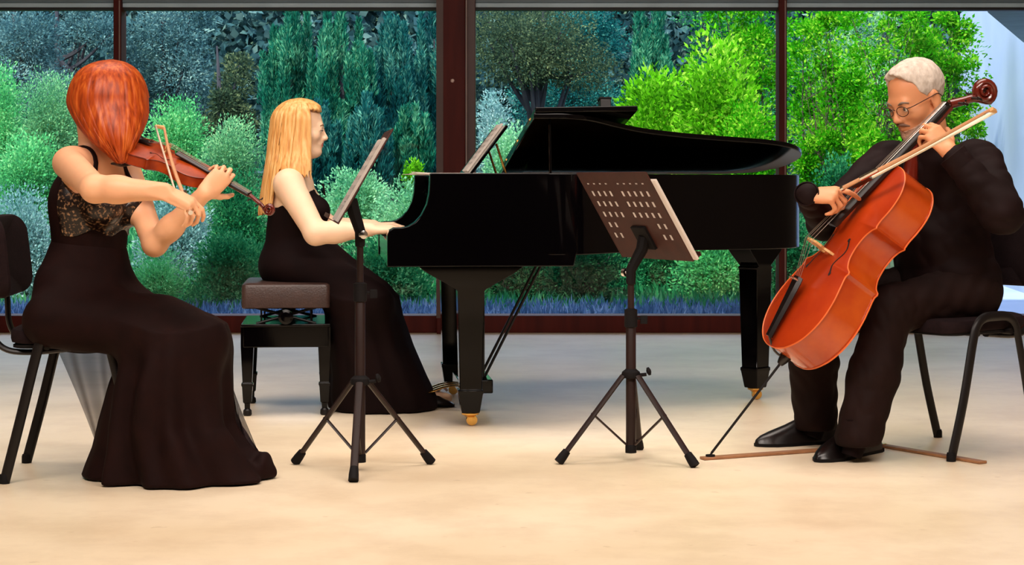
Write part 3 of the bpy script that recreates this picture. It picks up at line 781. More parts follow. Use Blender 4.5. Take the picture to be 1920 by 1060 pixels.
# ------------------------------------------------------------------ music stands
m_stand = mat('stand_metal', (30, 17, 15), .42, (42, 25, 22), 10, spec=.35)
m_desk = mat('stand_desk', (56, 27, 22), .5, (70, 36, 29), 20, spec=.3)
m_paper = paper_mat('sheet_paper', (238, 230, 222))
m_print = mat('sheet_print', (120, 112, 108), .8)
def music_stand(label, loc, leg_az, nf_az, tilt, desk_c, pole_top, collar_z):
    t = thing('music_stand', label, 'music stand', loc, 0, 'tripod music stands')
    part('lower_pole', MB().add(*lathe([(.013, .035), (.017, .037), (.017, collar_z), (.015, collar_z + .004)])), m_stand, t)
    part('upper_pole', MB().add(*lathe([(.011, collar_z - .05), (.011, pole_top), (.008, pole_top + .003)])), m_stand, t)
    part('pole_tip', MB().add(*lathe([(.006, .024), (.019, .026), (.019, .05), (.017, .054)])), m_rub, t)
    c = part('collar', MB().add(*lathe([(.0175, collar_z - .05), (.022, collar_z - .048), (.022, collar_z + .01), (.013, collar_z + .014)])), m_rub, t)
    part('clamp_knob', MB().add(*tube([(.02, 0, collar_z - .02), (.034, 0, collar_z - .02)], .005, 8)).add(*box((.044, 0, collar_z - .024), (.012, .006, .014))), m_rub, c, bevel=.003)
    h = part('hub', MB().add(*lathe([(.018, .278), (.03, .28), (.033, .288), (.03, .300), (.022, .306), (.018, .31)])), m_rub, t)
    a0 = R_(leg_az[0] - 90)
    for a in (R_(-12),):
        part('hub_knob', MB().add(*tube([(.03, -.01, .29), (.052, -.01, .292)], .006, 8)).add(*lathe([(.004, 0), (.014, .004), (.014, .012), (.004, .016)], (.052, -.01, .3), (1, 0, .3), 12)), m_rub, h)
    for az in leg_az:
        a = R_(az); d = v3(math.cos(a), math.sin(a), 0)
        p0 = d * .03 + v3(0, 0, .287); p1 = d * .255 + v3(0, 0, .016)
        lg = part('leg', MB().add(*tube([p0, p1], .0105, 10, flat=(1.25, .8))), m_stand, t)
        e = unit(p1 - p0)
        part('rubber_foot', MB().add(*tube([p1 - e * .035, p1 - e * .01, p1 + e * .012], [.0135, .016, .0165], 12)), m_rub, lg)
        m_ = p0 + (p1 - p0) * .47
        part('brace', MB().add(*tube([m_, d * .018 + v3(0, 0, .055)], .0055, 8, flat=(1.3, .7))).add(*lathe([(.002, -.009), (.008, -.008), (.008, .008), (.002, .009)], m_, np.cross(d, (0, 0, 1)), 10)), m_stand, t)
    a = R_(nf_az); hz = v3(math.cos(a), math.sin(a), 0); T = R_(tilt)
    Nf = hz * math.cos(T) + v3(0, 0, math.sin(T)); Up = -hz * math.sin(T) + v3(0, 0, math.cos(T)); Rt = np.cross(Up, Nf)   # right as seen from the back
    Rt = np.cross(Nf, Up)
    C = np.asarray(desk_c, float) - np.asarray(loc, float)
    Wd, Hd = .46, .345
    cols = [.08, .168, .256, .344, .52, .608, .696, .784, .872]; rows = [(.125, .018, 0), (.24, .062, 0), (.36, .062, 0), (.485, .062, 0), (.61, .062, 1), (.735, .062, 1)]
    us = sorted({0, 1} | {c + s * .019 for c in cols for s in (-1, 1)}); vs = sorted({0, 1} | {r[0] + s * r[1] / 2 for r in rows for s in (-1, 1)})
    holes = set()
    for r, hh, k in rows:
        for ci, c in enumerate(cols):
            if k and ci not in (0, 1, 7, 8): continue
            holes.add((round(c, 4), round(r, 4)))
    V = np.array([C + Rt * (u - .5) * Wd + Up * (.5 - v) * Hd for u in us for v in vs]); nv = len(vs); fc = []
    for i in range(len(us) - 1):
        for j in range(nv - 1):
            if (round((us[i] + us[i + 1]) / 2, 4), round((vs[j] + vs[j + 1]) / 2, 4)) in holes: continue
            fc.append((i * nv + j, i * nv + j + 1, (i + 1) * nv + j + 1, (i + 1) * nv + j))
    dk = mkobj('desk', V, fc, m_desk, t, smooth=False)
    so = dk.modifiers.new('solid', 'SOLIDIFY'); so.thickness = .0022; so.offset = 0
    P = [C - Up * Hd / 2 - Nf * .001, C - Up * Hd / 2 + Nf * .038, C - Up * (Hd / 2 - .014) + Nf * .04]
    mb = MB(); rg = []
    for s in (-1, 1): rg.append([p + Rt * s * Wd / 2 for p in P] + [p + Rt * s * Wd / 2 + q for p, q in zip(P[::-1], (-Nf * .002, Up * .002 - Nf * .002, Up * .002))])
    mb.add(*loft(rg)); part('ledge', mb, m_desk, dk, smooth=False)
    mb = MB()
    for s in (1, -1): mb.add(*tube([C - Up * Hd / 2 + Rt * s * Wd / 2, C + Up * Hd / 2 + Rt * s * Wd / 2], .003, 6))
    mb.add(*tube([C + Up * Hd / 2 - Rt * Wd / 2, C + Up * Hd / 2 + Rt * Wd / 2], .003, 6))
    part('rim', mb, m_desk, dk)
    # bracket between pole and desk
    mb = MB(); top = v3(0, 0, pole_top - .02); b0 = C - Up * Hd * .24 - Nf * .004
    mb.add(*tube([top - v3(0, 0, .05), top, b0 - Nf * .03 - Up * .03, b0], [.016, .018, .021, .022], 10, flat=(1.1, 1)))
    mb.add(*box(b0, (.008, .045, .045), np.stack([Nf, Rt, Up], 1)))
    br = part('bracket', mb, m_rub, t, bevel=.003)
    part('tilt_knob', MB().add(*lathe([(.005, 0), (.006, .02), (.014, .022), (.014, .034), (.004, .037)], top + v3(0, 0, -.01), -Rt * .9 + hz * -.3, 12)), m_chrome, br)
    return C + np.asarray(loc, float), Nf, Up, Rt, Wd, Hd
def booklet(name, label, cat, C, Nf, Up, Rt, u0, u1, v0, v1, thick, Hd, Wd, off=.0015, pages=True, group=None, skew=0.0):
    """open booklet lying against a desk: two page blocks and a printed surface"""
    base = C + Rt * (u0 + u1 - 1) / 2 * Wd + Up * (.5 - v1) * Hd
    t = thing(name, label, cat, tuple(base), 0, group)
    um = (u0 + u1) / 2
    for k, (a, b) in enumerate(((u0, um), (um, u1))):
        mb = MB(); rg = []
        for q in np.linspace(0, 1, 7):
            u = a + (b - a) * q; e = q if k == 0 else 1 - q
            hgt = thick * (1 - .75 * e ** 6) if pages else thick
            p = C + Rt * (u - .5) * Wd
            tp, bt = p + Up * ((.5 - v0) * Hd + skew * (u - um)), p + Up * (.5 - v1) * Hd
            rg.append([tp + Nf * off, bt + Nf * off, bt + Nf * (off + hgt), tp + Nf * (off + hgt)])
        mb.add(*loft(rg)); pg = part('page_block', mb, m_paper, t, smooth=False, world=True)
        mb = MB()
        for r in range(7):
            for l in range(5):
                vv = v0 + (v1 - v0) * (.1 + r * .12 + l * .011)
                p = [C + Rt * (uu - .5) * Wd + Up * (.5 - vv) * Hd + Nf * (off + thick * 1.0 + .0006) for uu in (a + (b - a) * .12, a + (b - a) * .88)]
                if k == 0: p[1] = p[0] + (p[1] - p[0]) * .9
                else: p[0] = p[1] + (p[0] - p[1]) * .9
                s = Up * .0005
                mb.add([p[0] - s, p[1] - s, p[1] + s, p[0] + s], [(0, 1, 2, 3)])
        part('printed_staves', mb, m_print, pg, smooth=False, world=True)
    return t
s1 = (-.496, 6.2, 0); s2 = (.402, 6.42, 0)
D1 = music_stand('black tripod music stand in front of the pianist, its desk seen edge-on', s1, (-90, 30, 150), 187, 30, (-.489, 6.2, .958), .80, .60)
D2 = music_stand('black tripod music stand before the piano, perforated back of its desk towards the viewer', s2, (80, 200, 320), 27, 32, (.412, 6.42, .826), .665, .50)
booklet('sheet_music', 'open sheet music on the edge-on stand facing the violinist', 'sheet music', D1[0], D1[1], D1[2], D1[3], .06, .94, .1, .985, .009, D1[5], D1[4], group='sheet music on the stands')
booklet('sheet_music', 'white sheet music on the perforated stand facing the cellist', 'sheet music', D2[0], D2[1], D2[2], D2[3], .02, 1.058, .09, .985, .008, D2[5], D2[4], group='sheet music on the stands')

# ------------------------------------------------------------------ wooden endpin strip on the floor
m_strip = mat('strip_wood', (142, 96, 62), .5, (168, 118, 80), 6, stretch=(1, 10, 10))
A, B, D = v3(.655, 6.435, 0), v3(1.318, 6.745, 0), v3(1.566, 6.345, 0)
t = thing('endpin_strip', 'hinged wooden endpin strip on the floor under the cello', 'wooden strip', tuple(A))
for p, q, zz in ((A, B, .0045), (B, D, .0045)):
    d = unit(q - p); s = v3(-d[1], d[0], 0); L_ = np.linalg.norm(q - p) / 2 + .012
    part('board', MB().add(*box((p + q) / 2 + v3(0, 0, zz + .001), (L_, .018, .0045), np.stack([d, s, v3(0, 0, 1)], 1))), m_strip, t, world=True, bevel=.002)
part('hinge', MB().add(*lathe([(.004, .009), (.012, .0095), (.012, .013), (.003, .014)], B)), m_brass, t, world=True)
part('endpin_cup', MB().add(*lathe([(.016, .008), (.016, .016), (.008, .017), (.003, .012)], A + unit(B - A) * .02)), m_rub, t, world=True)

# ------------------------------------------------------------------ grand piano
pn = thing('grand_piano', 'black polished grand piano with its lid half raised', 'piano', (-.16, 7.33, 0), PR)
curve = smooth_path([(.26, -.13), (.36, -.13), (.45, -.085), (.56, .04), (.70, .18), (.9, .30), (1.1, .38), (1.28, .455), (1.40, .56), (1.475, .72), (1.49, .90), (1.46, 1.08), (1.38, 1.21), (1.26, 1.265)], 5)
outer = np.vstack([[(-.10, -.13)], curve, [(.8, 1.27), (.2, 1.27), (-.10, 1.27)]])
def offset(P, d):
    P = np.asarray(P, float); n = len(P); out = []
    for i in range(n):
        a, b, c = P[i - 1], P[i], P[(i + 1) % n]
        e1, e2 = unit(b - a), unit(c - b); nn = unit(np.array([-e1[1], e1[0]]) + np.array([-e2[1], e2[0]]))
        out.append(b + nn * d / max(.5, np.dot(nn, [-e1[1], e1[0]])))
    return np.array(out)
inner = offset(outer, .045)
part('rim', MB().add(*ring_wall(outer, inner, .665, .975)), m_gloss, pn, bevel=.003)
part('bottom_board', MB().add(*prism(offset(outer, .03), .668, .69)), mat('dark_underside', (26, 20, 18), .6), pn, smooth=False)
part('soundboard', MB().add(*prism(offset(outer, .046), .84, .85)), mat('spruce', (196, 150, 92), .4, scale=4, stretch=(1, 14, 1)), pn, smooth=False)
part('iron_plate', MB().add(*prism(offset(outer, .10), .872, .886)), mat('plate_gold', (170, 120, 50), .35, metal=.7), pn, smooth=False)
mb = MB()
for k in range(40):
    y = .02 + k * .03; mb.add(*tube([(.1, y, .9), (min(1.35, .5 + k * .026), y * .8 + .26, .9)], .0012, 4))
part('strings', mb, m_chrome, pn)
prof = [(-.325, .622), (-.325, .742), (-.318, .760), (-.30, .770), (-.27, .770), (-.245, .775), (-.22, .790), (-.195, .818), (-.175, .858), (-.166, .90), (-.163, .945), (-.163, .972), (-.158, .977), (.33, .977), (.345, .97), (.40, .69), (.385, .622)]
for y0, y1, nm in ((-.131, -.03, 'arm'), (1.17, 1.271, 'arm')):
    part(nm, MB().add(*prism(prof, y0, y1, (1, 0, 0), (0, 0, 1), (0, 1, 0))), m_gloss, pn, bevel=.004)
part('keybed', MB().add(*box((-.05, .57, .641), (.27, .60, .019))), m_gloss, pn, bevel=.003)
part('key_slip', MB().add(*box((-.31, .57, .69), (.012, .60, .03))), m_gloss, pn, bevel=.003)
mb = MB(); mb2 = MB(); kw = 1.20 / 52
for k in range(52):
    mb.add(*box((-.215, -.03 + kw * (k + .5), .708), (.075, kw * .47, .010)))
    if k % 7 in (0, 2, 3, 5, 6) and k < 51: mb2.add(*box((-.19, -.03 + kw * (k + 1), .724), (.047, .005, .007)))
part('white_keys', mb, mat('ivory', (236, 228, 214), .25), pn, smooth=False, bevel=.001)
part('black_keys', mb2, mat('ebony', (12, 11, 12), .3), pn, smooth=False, bevel=.002)
fb = part('fallboard', MB().add(*prism([(-.14, .70), (-.128, .70), (-.10, .90), (-.112, .91), (-.125, .90)], -.03, 1.17, (1, 0, 0), (0, 0, 1), (0, 1, 0))), m_gloss, pn, bevel=.003)
part('desk_shelf', MB().add(*box((.04, .57, .962), (.16, .60, .012))), m_gloss, pn, bevel=.003)
md_a = v3(.02, 0, .976); md_b = v3(.165, 0, 1.17)
du = unit(md_b - md_a); dn = v3(-du[2], 0, du[0])
mb = MB(); mb.add(*box((md_a + md_b) / 2 + v3(0, .57, 0), (.006, .33, np.linalg.norm(md_b - md_a) / 2), np.stack([dn, v3(0, 1, 0), du], 1)))
mdk = part('music_desk', mb, m_gloss, pn, bevel=.003)
for y in (.35, .79): part('desk_strut', MB().add(*tube([(.13, y, 1.10), (.17, y, .976)], .005, 8)), m_brass, mdk)
# lid
ang = R_(8.2); hy, hz = 1.275, .982
def lidpt(x, y, k): return v3(x, hy - (hy - y) * math.cos(ang) + k * math.sin(ang), hz + (hy - y) * math.sin(ang) + k * math.cos(ang))
lo_ = offset(outer, -.012); lo_ = np.array([p for p in lo_ if p[0] > .232]); i0 = np.argmin(np.hypot(lo_[:, 0] - .26, lo_[:, 1] + .142))
lidout = [(.232, -.142)] + [tuple(p) for p in lo_] + [(.232, 1.275)]
lid = part('lid', MB().add(*loft([[lidpt(x, y, k) for x, y in lidout] for k in (0, .021)])), m_gloss, pn, bevel=.004)
fl_ = [(.238, -.142), (.632, -.142), (.632, 1.275), (.238, 1.275)]
part('folded_flap', MB().add(*loft([[lidpt(x, y, .024 + k + (x - .238) * .02) for x, y in fl_] for k in (0, .021)])), m_gloss, lid, bevel=.004)
mb = MB()
for y in (.05, .55, 1.05): mb.add(*tube([lidpt(.235, y - .05, .022), lidpt(.235, y + .05, .022)], .006, 8))
part('lid_hinge', mb, m_brass, lid)
part('prop_stick', MB().add(*tube([(.30, -.095, .972), lidpt(.30, -.08, 0)], .005, 8)), m_gloss, pn)
# legs
def pleg(x, y, ztop, wx, face=0.0):
    R2 = np.array([[math.cos(face), -math.sin(face)], [math.sin(face), math.cos(face)]])
    def ring(z, a, b): return [(x + (R2 @ np.array((sx * a, sy * b)))[0], y + (R2 @ np.array((sx * a, sy * b)))[1], z) for sx, sy in ((1, 1), (-1, 1), (-1, -1), (1, -1))]
    S = [(ztop, wx, .06), (ztop - .01, wx * .98, .06), (ztop - .03, wx * .84, .059), (ztop - .05, wx * .66, .057), (ztop - .07, wx * .48, .055), (ztop - .085, wx * .36, .053), (ztop - .092, .058, .052), (ztop - .10, .052, .05)]
    S += [(.40, .049, .047), (.142, .043, .041), (.140, .048, .046), (.128, .048, .046), (.124, .046, .044), (.06, .036, .035), (.052, .034, .033)]
    lg = part('leg', MB().add(*loft([ring(*s) for s in S])), m_gloss, pn, bevel=.0025)
    part('ferrule', MB().add(*lathe([(.030, .053), (.034, .05), (.034, .044), (.024, .04), (.018, .034)], (x, y, 0))), m_brass, lg)
    cs = MB(); cs.add(*lathe([(.004, -.011), (.021, -.010), (.0225, -.004), (.0225, .004), (.021, .010), (.004, .011)], (x + .006, y, .0225), (0, 1, 0), 18))
    for s in (-1, 1): cs.add(*box((x, y + s * .015, .032), (.008, .002, .014)))
    part('caster', cs, m_brass, lg)
    return lg
pleg(0, .02, .623, .20); pleg(0, 1.12, .623, .20); pleg(1.30, .80, .667, .12, R_(40))
# lyre
ly = part('pedal_lyre', MB().add(*box((.07, .44, .40), (.02, .012, .27))).add(*box((.07, .70, .40), (.02, .012, .27))).add(*box((.05, .57, .112), (.07, .19, .028))).add(*box((.07, .57, .64), (.05, .19, .03))), m_gloss, pn, bevel=.005)
for y in (.50, .57, .64):
    part('pedal', MB().add(*tube([(-.01, y, .105), (-.07, y, .10), (-.115, y, .085), (-.135, y, .078)], [.008, .011, .015, .012], 10, 3, flat=(1.3, .4))), m_brass, ly)
for y in (.50, .64): part('lyre_brace', MB().add(*tube([(.09, y, .13), (.36, y - .04, .67)], .006, 8)), m_black, ly)
# things on the piano
Mp = np.array(wmat(pn)); pw_ = lambda x, y, z: Mp[:3, :3] @ v3(x, y, z) + Mp[:3, 3]
Xp, Yp = Mp[:3, 0], Mp[:3, 1]
C = pw_(*((md_a + md_b) / 2 + v3(0, .52, 0))); Upd = unit(pw_(*md_b) - pw_(*md_a)); Nfd = unit(np.cross(Upd, Yp)); Nfd = -Nfd if Nfd[0] > 0 else Nfd
booklet('music_book', 'open music book leaning on the music desk of the piano', 'music book', C, Nfd, Upd, np.cross(Upd, Nfd), .2, .8, -.02, .96, .008, .245, .44, off=.0075)
sh = thing('loose_sheets', 'loose white music sheets lying flat on top of the piano over its keyboard', 'sheets', tuple(pw_(-.1, .5, .975)))
mb = MB()
for k, (x, y, w_, l_, a, z) in enumerate(((-.06, .25, .15, .11, .05, .9755), (-.05, .52, .15, .11, -.08, .9755), (-.07, .80, .15, .11, .1, .9755), (-.06, .36, .14, .10, -.2, .9785), (-.05, .68, .14, .10, .15, .9785))):
    c, s = math.cos(a), math.sin(a); n_ = 8; rg = []
    for q in np.linspace(-1, 1, n_):
        lift = .006 * max(0, -q - .5) ** 1 * (k % 2 + .5)
        rg.append([pw_(x + c * q * w_ - s * t_ * l_, y + s * q * w_ + c * t_ * l_, z + lift + dz) for t_, dz in ((-1, 0), (1, 0), (1, .002), (-1, .002))])
    part('sheet', MB().add(*loft(rg)), m_paper, sh, smooth=False, world=True)
bx = pw_(*lidpt(.545, .13, .054))
b_ = thing('small_box', 'small black box standing on the folded flap of the piano lid', 'box', tuple(bx), PR)
Rl = np.array([[1, 0, 0], [0, math.cos(ang), math.sin(ang)], [0, -math.sin(ang), math.cos(ang)]])
part('case', MB().add(*box((0, 0, .035), (.022, .03, .034), Rl)), m_black, b_, bevel=.003)
part('cap', MB().add(*box(Rl @ v3(0, 0, .074), (.024, .032, .005), Rl)), m_rub, b_, bevel=.002)
# ------------------------------------------------------------------ violin and cello
m_varn = mat('orange_varnish', (150, 34, 8), .26, (190, 66, 18), 5, coat=.25, contrast=.3)
m_rib = mat('golden_varnish', (158, 42, 8), .26, (196, 84, 18), 7, coat=.25, contrast=.25)
m_edge = mat('worn_edge', (212, 100, 42), .4)
m_vvarn = mat('brown_varnish', (112, 30, 8), .35, (178, 70, 20), 22, spec=.2, contrast=.25)
m_dvarn = mat('dark_varnish', (84, 22, 14), .22, (112, 34, 20), 20, coat=.5)
m_ebony = mat('ebony_wood', (16, 11, 10), .3, (26, 17, 15), 20)
m_maple = mat('bridge_maple', (214, 160, 100), .5, (226, 176, 116), 30)
m_string = mat('steel_string', (190, 176, 164), .3, metal=.9)
def instrument(name, label, cat, B, a, n, k, rib, arch, bridge_h, nut_s, nut_h, scroll, board_s, mb_mat, rib_mat, end_pin=None, bar=1.0):
    """B bottom of body on the middle of the ribs, a along the neck, n out of the front; k scales the outline"""
    a = unit(a); n = unit(n - np.dot(n, a) * a); w = np.cross(n, a)
    t = thing(name, label, cat, tuple(B))
    P = lambda s, tt, h: np.asarray(B) + a * s + w * tt + n * h
    A1 = [(0, 0), (.003, .05), (.02, .11), (.06, .17), (.115, .207), (.17, .219), (.225, .213), (.275, .195), (.315, .180), (.332, .186)]
    A2 = [(.338, .181), (.352, .150), (.38, .124), (.41, .114), (.44, .112), (.475, .120), (.50, .138), (.513, .160)]
    A3 = [(.521, .154), (.545, .155), (.58, .166), (.62, .170), (.66, .162), (.70, .135), (.73, .095), (.745, .055), (.75, .02), (.751, 0)]
    half = np.vstack([smooth_path(A1, 6), smooth_path(A2, 6), smooth_path(A3, 6)]) * k
    full = np.vstack([half, (half * [1, -1])[-2:0:-1]])
    Lb = half[-1, 0]
    part('ribs', MB().add(*loft([[P(s, tt * .975, h) for s, tt in full] for h in (-rib + .003 * bar, rib - .003 * bar)])), rib_mat, t, world=True)
    ss = np.concatenate([half[:, 0]]); ss = np.unique(np.round(ss, 5)); hw_ = np.interp(ss, half[:, 0], half[:, 1])
    def archh(s, q): return arch * (1 - abs(q) ** 2.2) ** 1.3 * (np.clip(min(s, Lb - s) / (.16 * k), 0, 1) ** .6)
    for sg, nm in ((1, 'front_plate'), (-1, 'back_plate')):
        rg = []
        for s, hw in zip(ss, hw_):
            q = np.linspace(-1, 1, 17); e = .0032 * bar
            top = [P(s, hw * x, sg * (rib + e * (1 if abs(x) < 1 else .4) + archh(s, x))) for x in q]
            rg.append(top + [P(s, hw, sg * (rib - e)), P(s, -hw, sg * (rib - e))])
        part(nm, MB().add(*loft(rg)), mb_mat, t, world=True, sharp=50)
        part('edge', MB().add(*tube([P(s, tt, sg * (rib + .001 * bar)) for s, tt in np.vstack([full, full[:1]])], .0027 * bar, 6, cap=False)), m_edge if bar > .8 else m_dvarn, t, world=True)
    for sd in (1, -1):   # f-holes lie in the arched front
        pts = []
        for q in np.linspace(0, 1, 15):
            s = (.305 + .135 * q) * k; tt = sd * (.098 - .030 * q + .010 * math.sin((q - .5) * 2 * math.pi)) * k
            hwq = np.interp(s, half[:, 0], half[:, 1])
            pts.append(P(s, tt, rib + .0034 * bar + archh(s, tt / hwq) + .0002))
        mb = MB().add(*tube(pts, [.0042 * bar, .0034 * bar, .003 * bar, .0034 * bar, .0042 * bar], 8, flat=(1, .35), up=n))
        for e_ in (pts[0], pts[-1]): mb.add(*lathe([(.001, 0), (.0075 * bar, .0004), (.006 * bar, .0016), (.001, .0018)], e_, n, 12))
        part('f_hole', mb, mat('hole_dark', (14, 6, 4), .9), t, world=True)
    bs = .372 * k; top_h = rib + arch + bridge_h; hb = rib + arch * .9
    bw = .046 * k if bar > .8 else .021
    prof = [(-bw, 0), (-bw * .55, 0), (-bw * .5, .2), (-bw * .2, .34), (bw * .2, .34), (bw * .5, .2), (bw * .55, 0), (bw, 0), (bw * .92, .22), (bw * .62, .42), (bw * .86, .62), (bw * .8, .9), (bw * .35, 1.02), (0, 1.05), (-bw * .35, 1.02), (-bw * .8, .9), (-bw * .86, .62), (-bw * .62, .42), (-bw * .92, .22)]
    prof = [(x, y * bridge_h) for x, y in prof]
    part('bridge', MB().add(*prism(prof, -.004 * bar, .004 * bar, w, n, a, P(bs, 0, hb))), m_maple, t, smooth=False, world=True)
    # tailpiece
    tp0, tp1 = P(.022 * k, 0, rib + .02 * bar + arch * .3), P(.245 * k, 0, rib + arch + bridge_h * .42)
    q = [(0, .018), (.15, .020), (.7, .030), (.93, .034), (1, .030)]
    mb = MB(); rg = []
    for u, hw in q:
        c = tp0 + (tp1 - tp0) * u; hw *= k
        rg.append([c + w * hw, c + w * hw * .6 + n * .011 * bar, c - w * hw * .6 + n * .011 * bar, c - w * hw, c - w * hw * .8 - n * .006 * bar, c + w * hw * .8 - n * .006 * bar])
    mb.add(*loft(rg)); tpo = part('tailpiece', mb, m_ebony, t, world=True)
    for j in range(4):
        c = tp1 + w * (j - 1.5) * .014 * k - (tp1 - tp0) * .06
        part('fine_tuner', MB().add(*tube([c + n * .010 * bar, c + n * .026 * bar], .0035 * bar, 6)), m_chrome, tpo, world=True)
    part('tail_gut', MB().add(*tube([tp0, P(-.006 * k, 0, rib * .75), P(-.008 * k, 0, 0)], .004 * bar, 6, 3)), m_ebony, t, world=True)
    ntop = nut_h + .002 * bar
    st_line = lambda s: top_h + (ntop - top_h) * (s - bs) / (nut_s - bs)
    # fingerboard and neck
    fw0, fw1 = (.031, .017) if bar > .8 else (.021, .012); rg = []
    for s in np.linspace(board_s, nut_s, 8):
        u = (s - board_s) / (nut_s - board_s); hw = fw0 + (fw1 - fw0) * u; h = st_line(s) - (.010 - .007 * u) * bar
        rg.append([P(s, hw * c, h - .010 * bar * c * c) for c in (-1, -.6, -.2, .2, .6, 1)] + [P(s, hw * .95, h - .022 * bar), P(s, -hw * .95, h - .022 * bar)])
    part('fingerboard', MB().add(*loft(rg)), m_ebony, t, world=True)
    nk = [P(Lb - .02 * k, 0, -rib * .2), P(Lb + .03 * k, 0, rib * .3), P(Lb + .09 * k, 0, st_line(Lb + .09 * k) - .036 * bar), P((Lb + nut_s) / 2 + .04 * k, 0, st_line((Lb + nut_s) / 2) - .035 * bar), P(nut_s, 0, nut_h - .022 * bar)]
    part('neck', MB().add(*tube(nk, [.03 * bar, .026 * bar, .019 * bar, .0175 * bar, .017 * bar], 12, 6, up=n)), m_dvarn, t, world=True)
    part('nut', MB().add(*box(P(nut_s, 0, nut_h - .004 * bar), (.004 * bar, fw1, .007 * bar), np.stack([a, w, n], 1))), m_ebony, t, world=True)
    # pegbox and scroll in the plane of a and n
    sc = np.array(scroll); r0 = .040 * bar; p0 = np.array([nut_s + .005 * bar, nut_h - .018 * bar]); dirb = unit(sc - p0)
    pts2 = [p0, p0 + (sc - p0) * .35 + np.array([-.25, -.97]) * .006 * bar, p0 + (sc - p0) * .68 + np.array([-.25, -.97]) * .012 * bar]
    th0 = -1.95; N_ = 44
    sp = [sc + (r0 * (1 - .83 * q)) * np.array([math.cos(th0 + q * 4.6 * math.pi), math.sin(th0 + q * 4.6 * math.pi)]) for q in np.linspace(0, 1, N_)]
    pth = np.vstack([smooth_path(np.array(pts2 + [sp[0]]), 6), sp[1:]])
    r_ = np.concatenate([np.linspace(.0175, .0145, len(pth) - N_ + 1), np.linspace(.0145, .0065, N_ - 1)]) * bar
    wd = np.concatenate([np.linspace(1.05, .95, len(pth) - N_ + 1), np.linspace(.95, 3.4, N_ - 1)])
    th = np.linspace(0, 2 * np.pi, 12, endpoint=False); T = np.gradient(pth, axis=0); rg = []
    for p, tg, r, wq in zip(pth, T, r_, wd):
        tg = unit(tg); nn = np.array([-tg[1], tg[0]])
        rg.append([P(*(np.r_[p + nn * r * .92 * math.cos(x), 0][[0, 2, 1]] + np.array([0, r * wq * math.sin(x), 0]))) for x in th])
    part('scroll', MB().add(*loft(rg)), m_dvarn, t, world=True)
    for j in range(4):
        u = .18 + .2 * j; c2 = p0 + (sc - p0) * u; sd = 1 if j % 2 else -1; L_ = .058 * bar if bar > .8 else .03
        c = P(c2[0], 0, c2[1] - .004 * bar); e = c + w * sd * L_
        mb = MB().add(*tube([c - w * sd * .018 * bar, e], [.0036 * bar, .0052 * bar], 8))
        mb.add(*ell_mesh(e + w * sd * .010 * bar, (.004 * bar, .013 * bar, .011 * bar), np.stack([a, w, n], 1)))
        part('peg', mb, m_ebony, t, world=True)
    for j in range(4):
        o_ = (j - 1.5)
        pts = [tp1 + w * o_ * .014 * k + n * .006 * bar, P(bs, o_ * bw * .45, top_h + bridge_h * (.05 - .045 * (o_ / 1.5) ** 2)), P(nut_s, o_ * fw1 * .52, ntop + .001)]
        part('string', MB().add(*tube(pts, .0011 if bar > .8 else .0006, 5)), m_string, t, world=True)
    if end_pin is not None:
        e0 = P(0, 0, 0); d = unit(np.asarray(end_pin) - e0)
        part('endpin_plug', MB().add(*lathe([(.019, -.012), (.021, 0), (.018, .012), (.012, .03), (.009, .034)], e0, d, 14)), m_ebony, t, world=True)
        part('endpin', MB().add(*tube([e0 + d * .02, np.asarray(end_pin) - d * .012, np.asarray(end_pin)], [.0045, .0045, .001], 8)), m_black, t, world=True)
    return t, P, w, st_line, top_h, bs
def ell_mesh(c, r, R=None, nu=12, nv=8):
    R = np.eye(3) if R is None else R; rg = []
    for q in np.linspace(.08, math.pi - .08, nv):
        rg.append([np.asarray(c) + R @ (np.array(r) * np.array([math.sin(q) * math.cos(x), math.sin(q) * math.sin(x), math.cos(q)])) for x in np.linspace(0, 2 * math.pi, nu, endpoint=False)])
    return loft(rg)
ca = unit(v3(.576, .06, .815)); cn = unit(v3(-.775, -.24, .56)); cB = at(1473, 669, 6.47)
CELLO, cP, cw, cst, ctop, cbs = instrument('cello', 'orange-brown cello leaning against the grey-haired man', 'cello', cB, ca, cn, 1.0, .063, .024, .088, 1.03, .05, (1.145, -.045), .455, m_varn, m_rib, end_pin=v3(.671, 6.442, .014))
va_ = unit(at(527, 394, 5.94) - at(222, 268, 6.10)); vn = unit(v3(.318, -.29, .90)); vB = at(222, 268, 6.10)
VIOLIN, vP, vw, vst, vtop, vbs = instrument('violin', 'dark orange violin held under the chin of the red-haired woman', 'violin', vB, va_, vn, .47, .016, .014, .032, .487, .014, (.565, -.012), .215, m_vvarn, m_vvarn, bar=.42)
mb = MB(); rg = []
for q in np.linspace(0, 1, 7):
    c = vP(.028 + .03 * math.sin(q * math.pi), .05 - .1 * q * .9, .036 + .006 * math.sin(q * math.pi)); r = .006 + .016 * math.sin(q * math.pi)
    rg.append([c + va_ * r * math.cos(x) + vn * .004 * math.sin(x) for x in np.linspace(0, 2 * math.pi, 10, endpoint=False)])
part('chin_rest', MB().add(*loft(rg)), m_ebony, VIOLIN, world=True)
mb = MB(); mb.add(*tube([vP(.06, -.11, -.03), vP(.065, -.05, -.045), vP(.065, .05, -.045), vP(.06, .11, -.03)], .006, 8, 4, flat=(2, .7)))
for s in (-1, 1): mb.add(*tube([vP(.06, s * .10, -.03), vP(.06, s * .104, .016)], .003, 6))
part('shoulder_rest', mb, m_ebony, VIOLIN, world=True)
m_stick = mat('bow_stick', (196, 138, 98), .4, (214, 160, 118), 12); m_hair = mat('bow_hair', (232, 218, 196), .6)
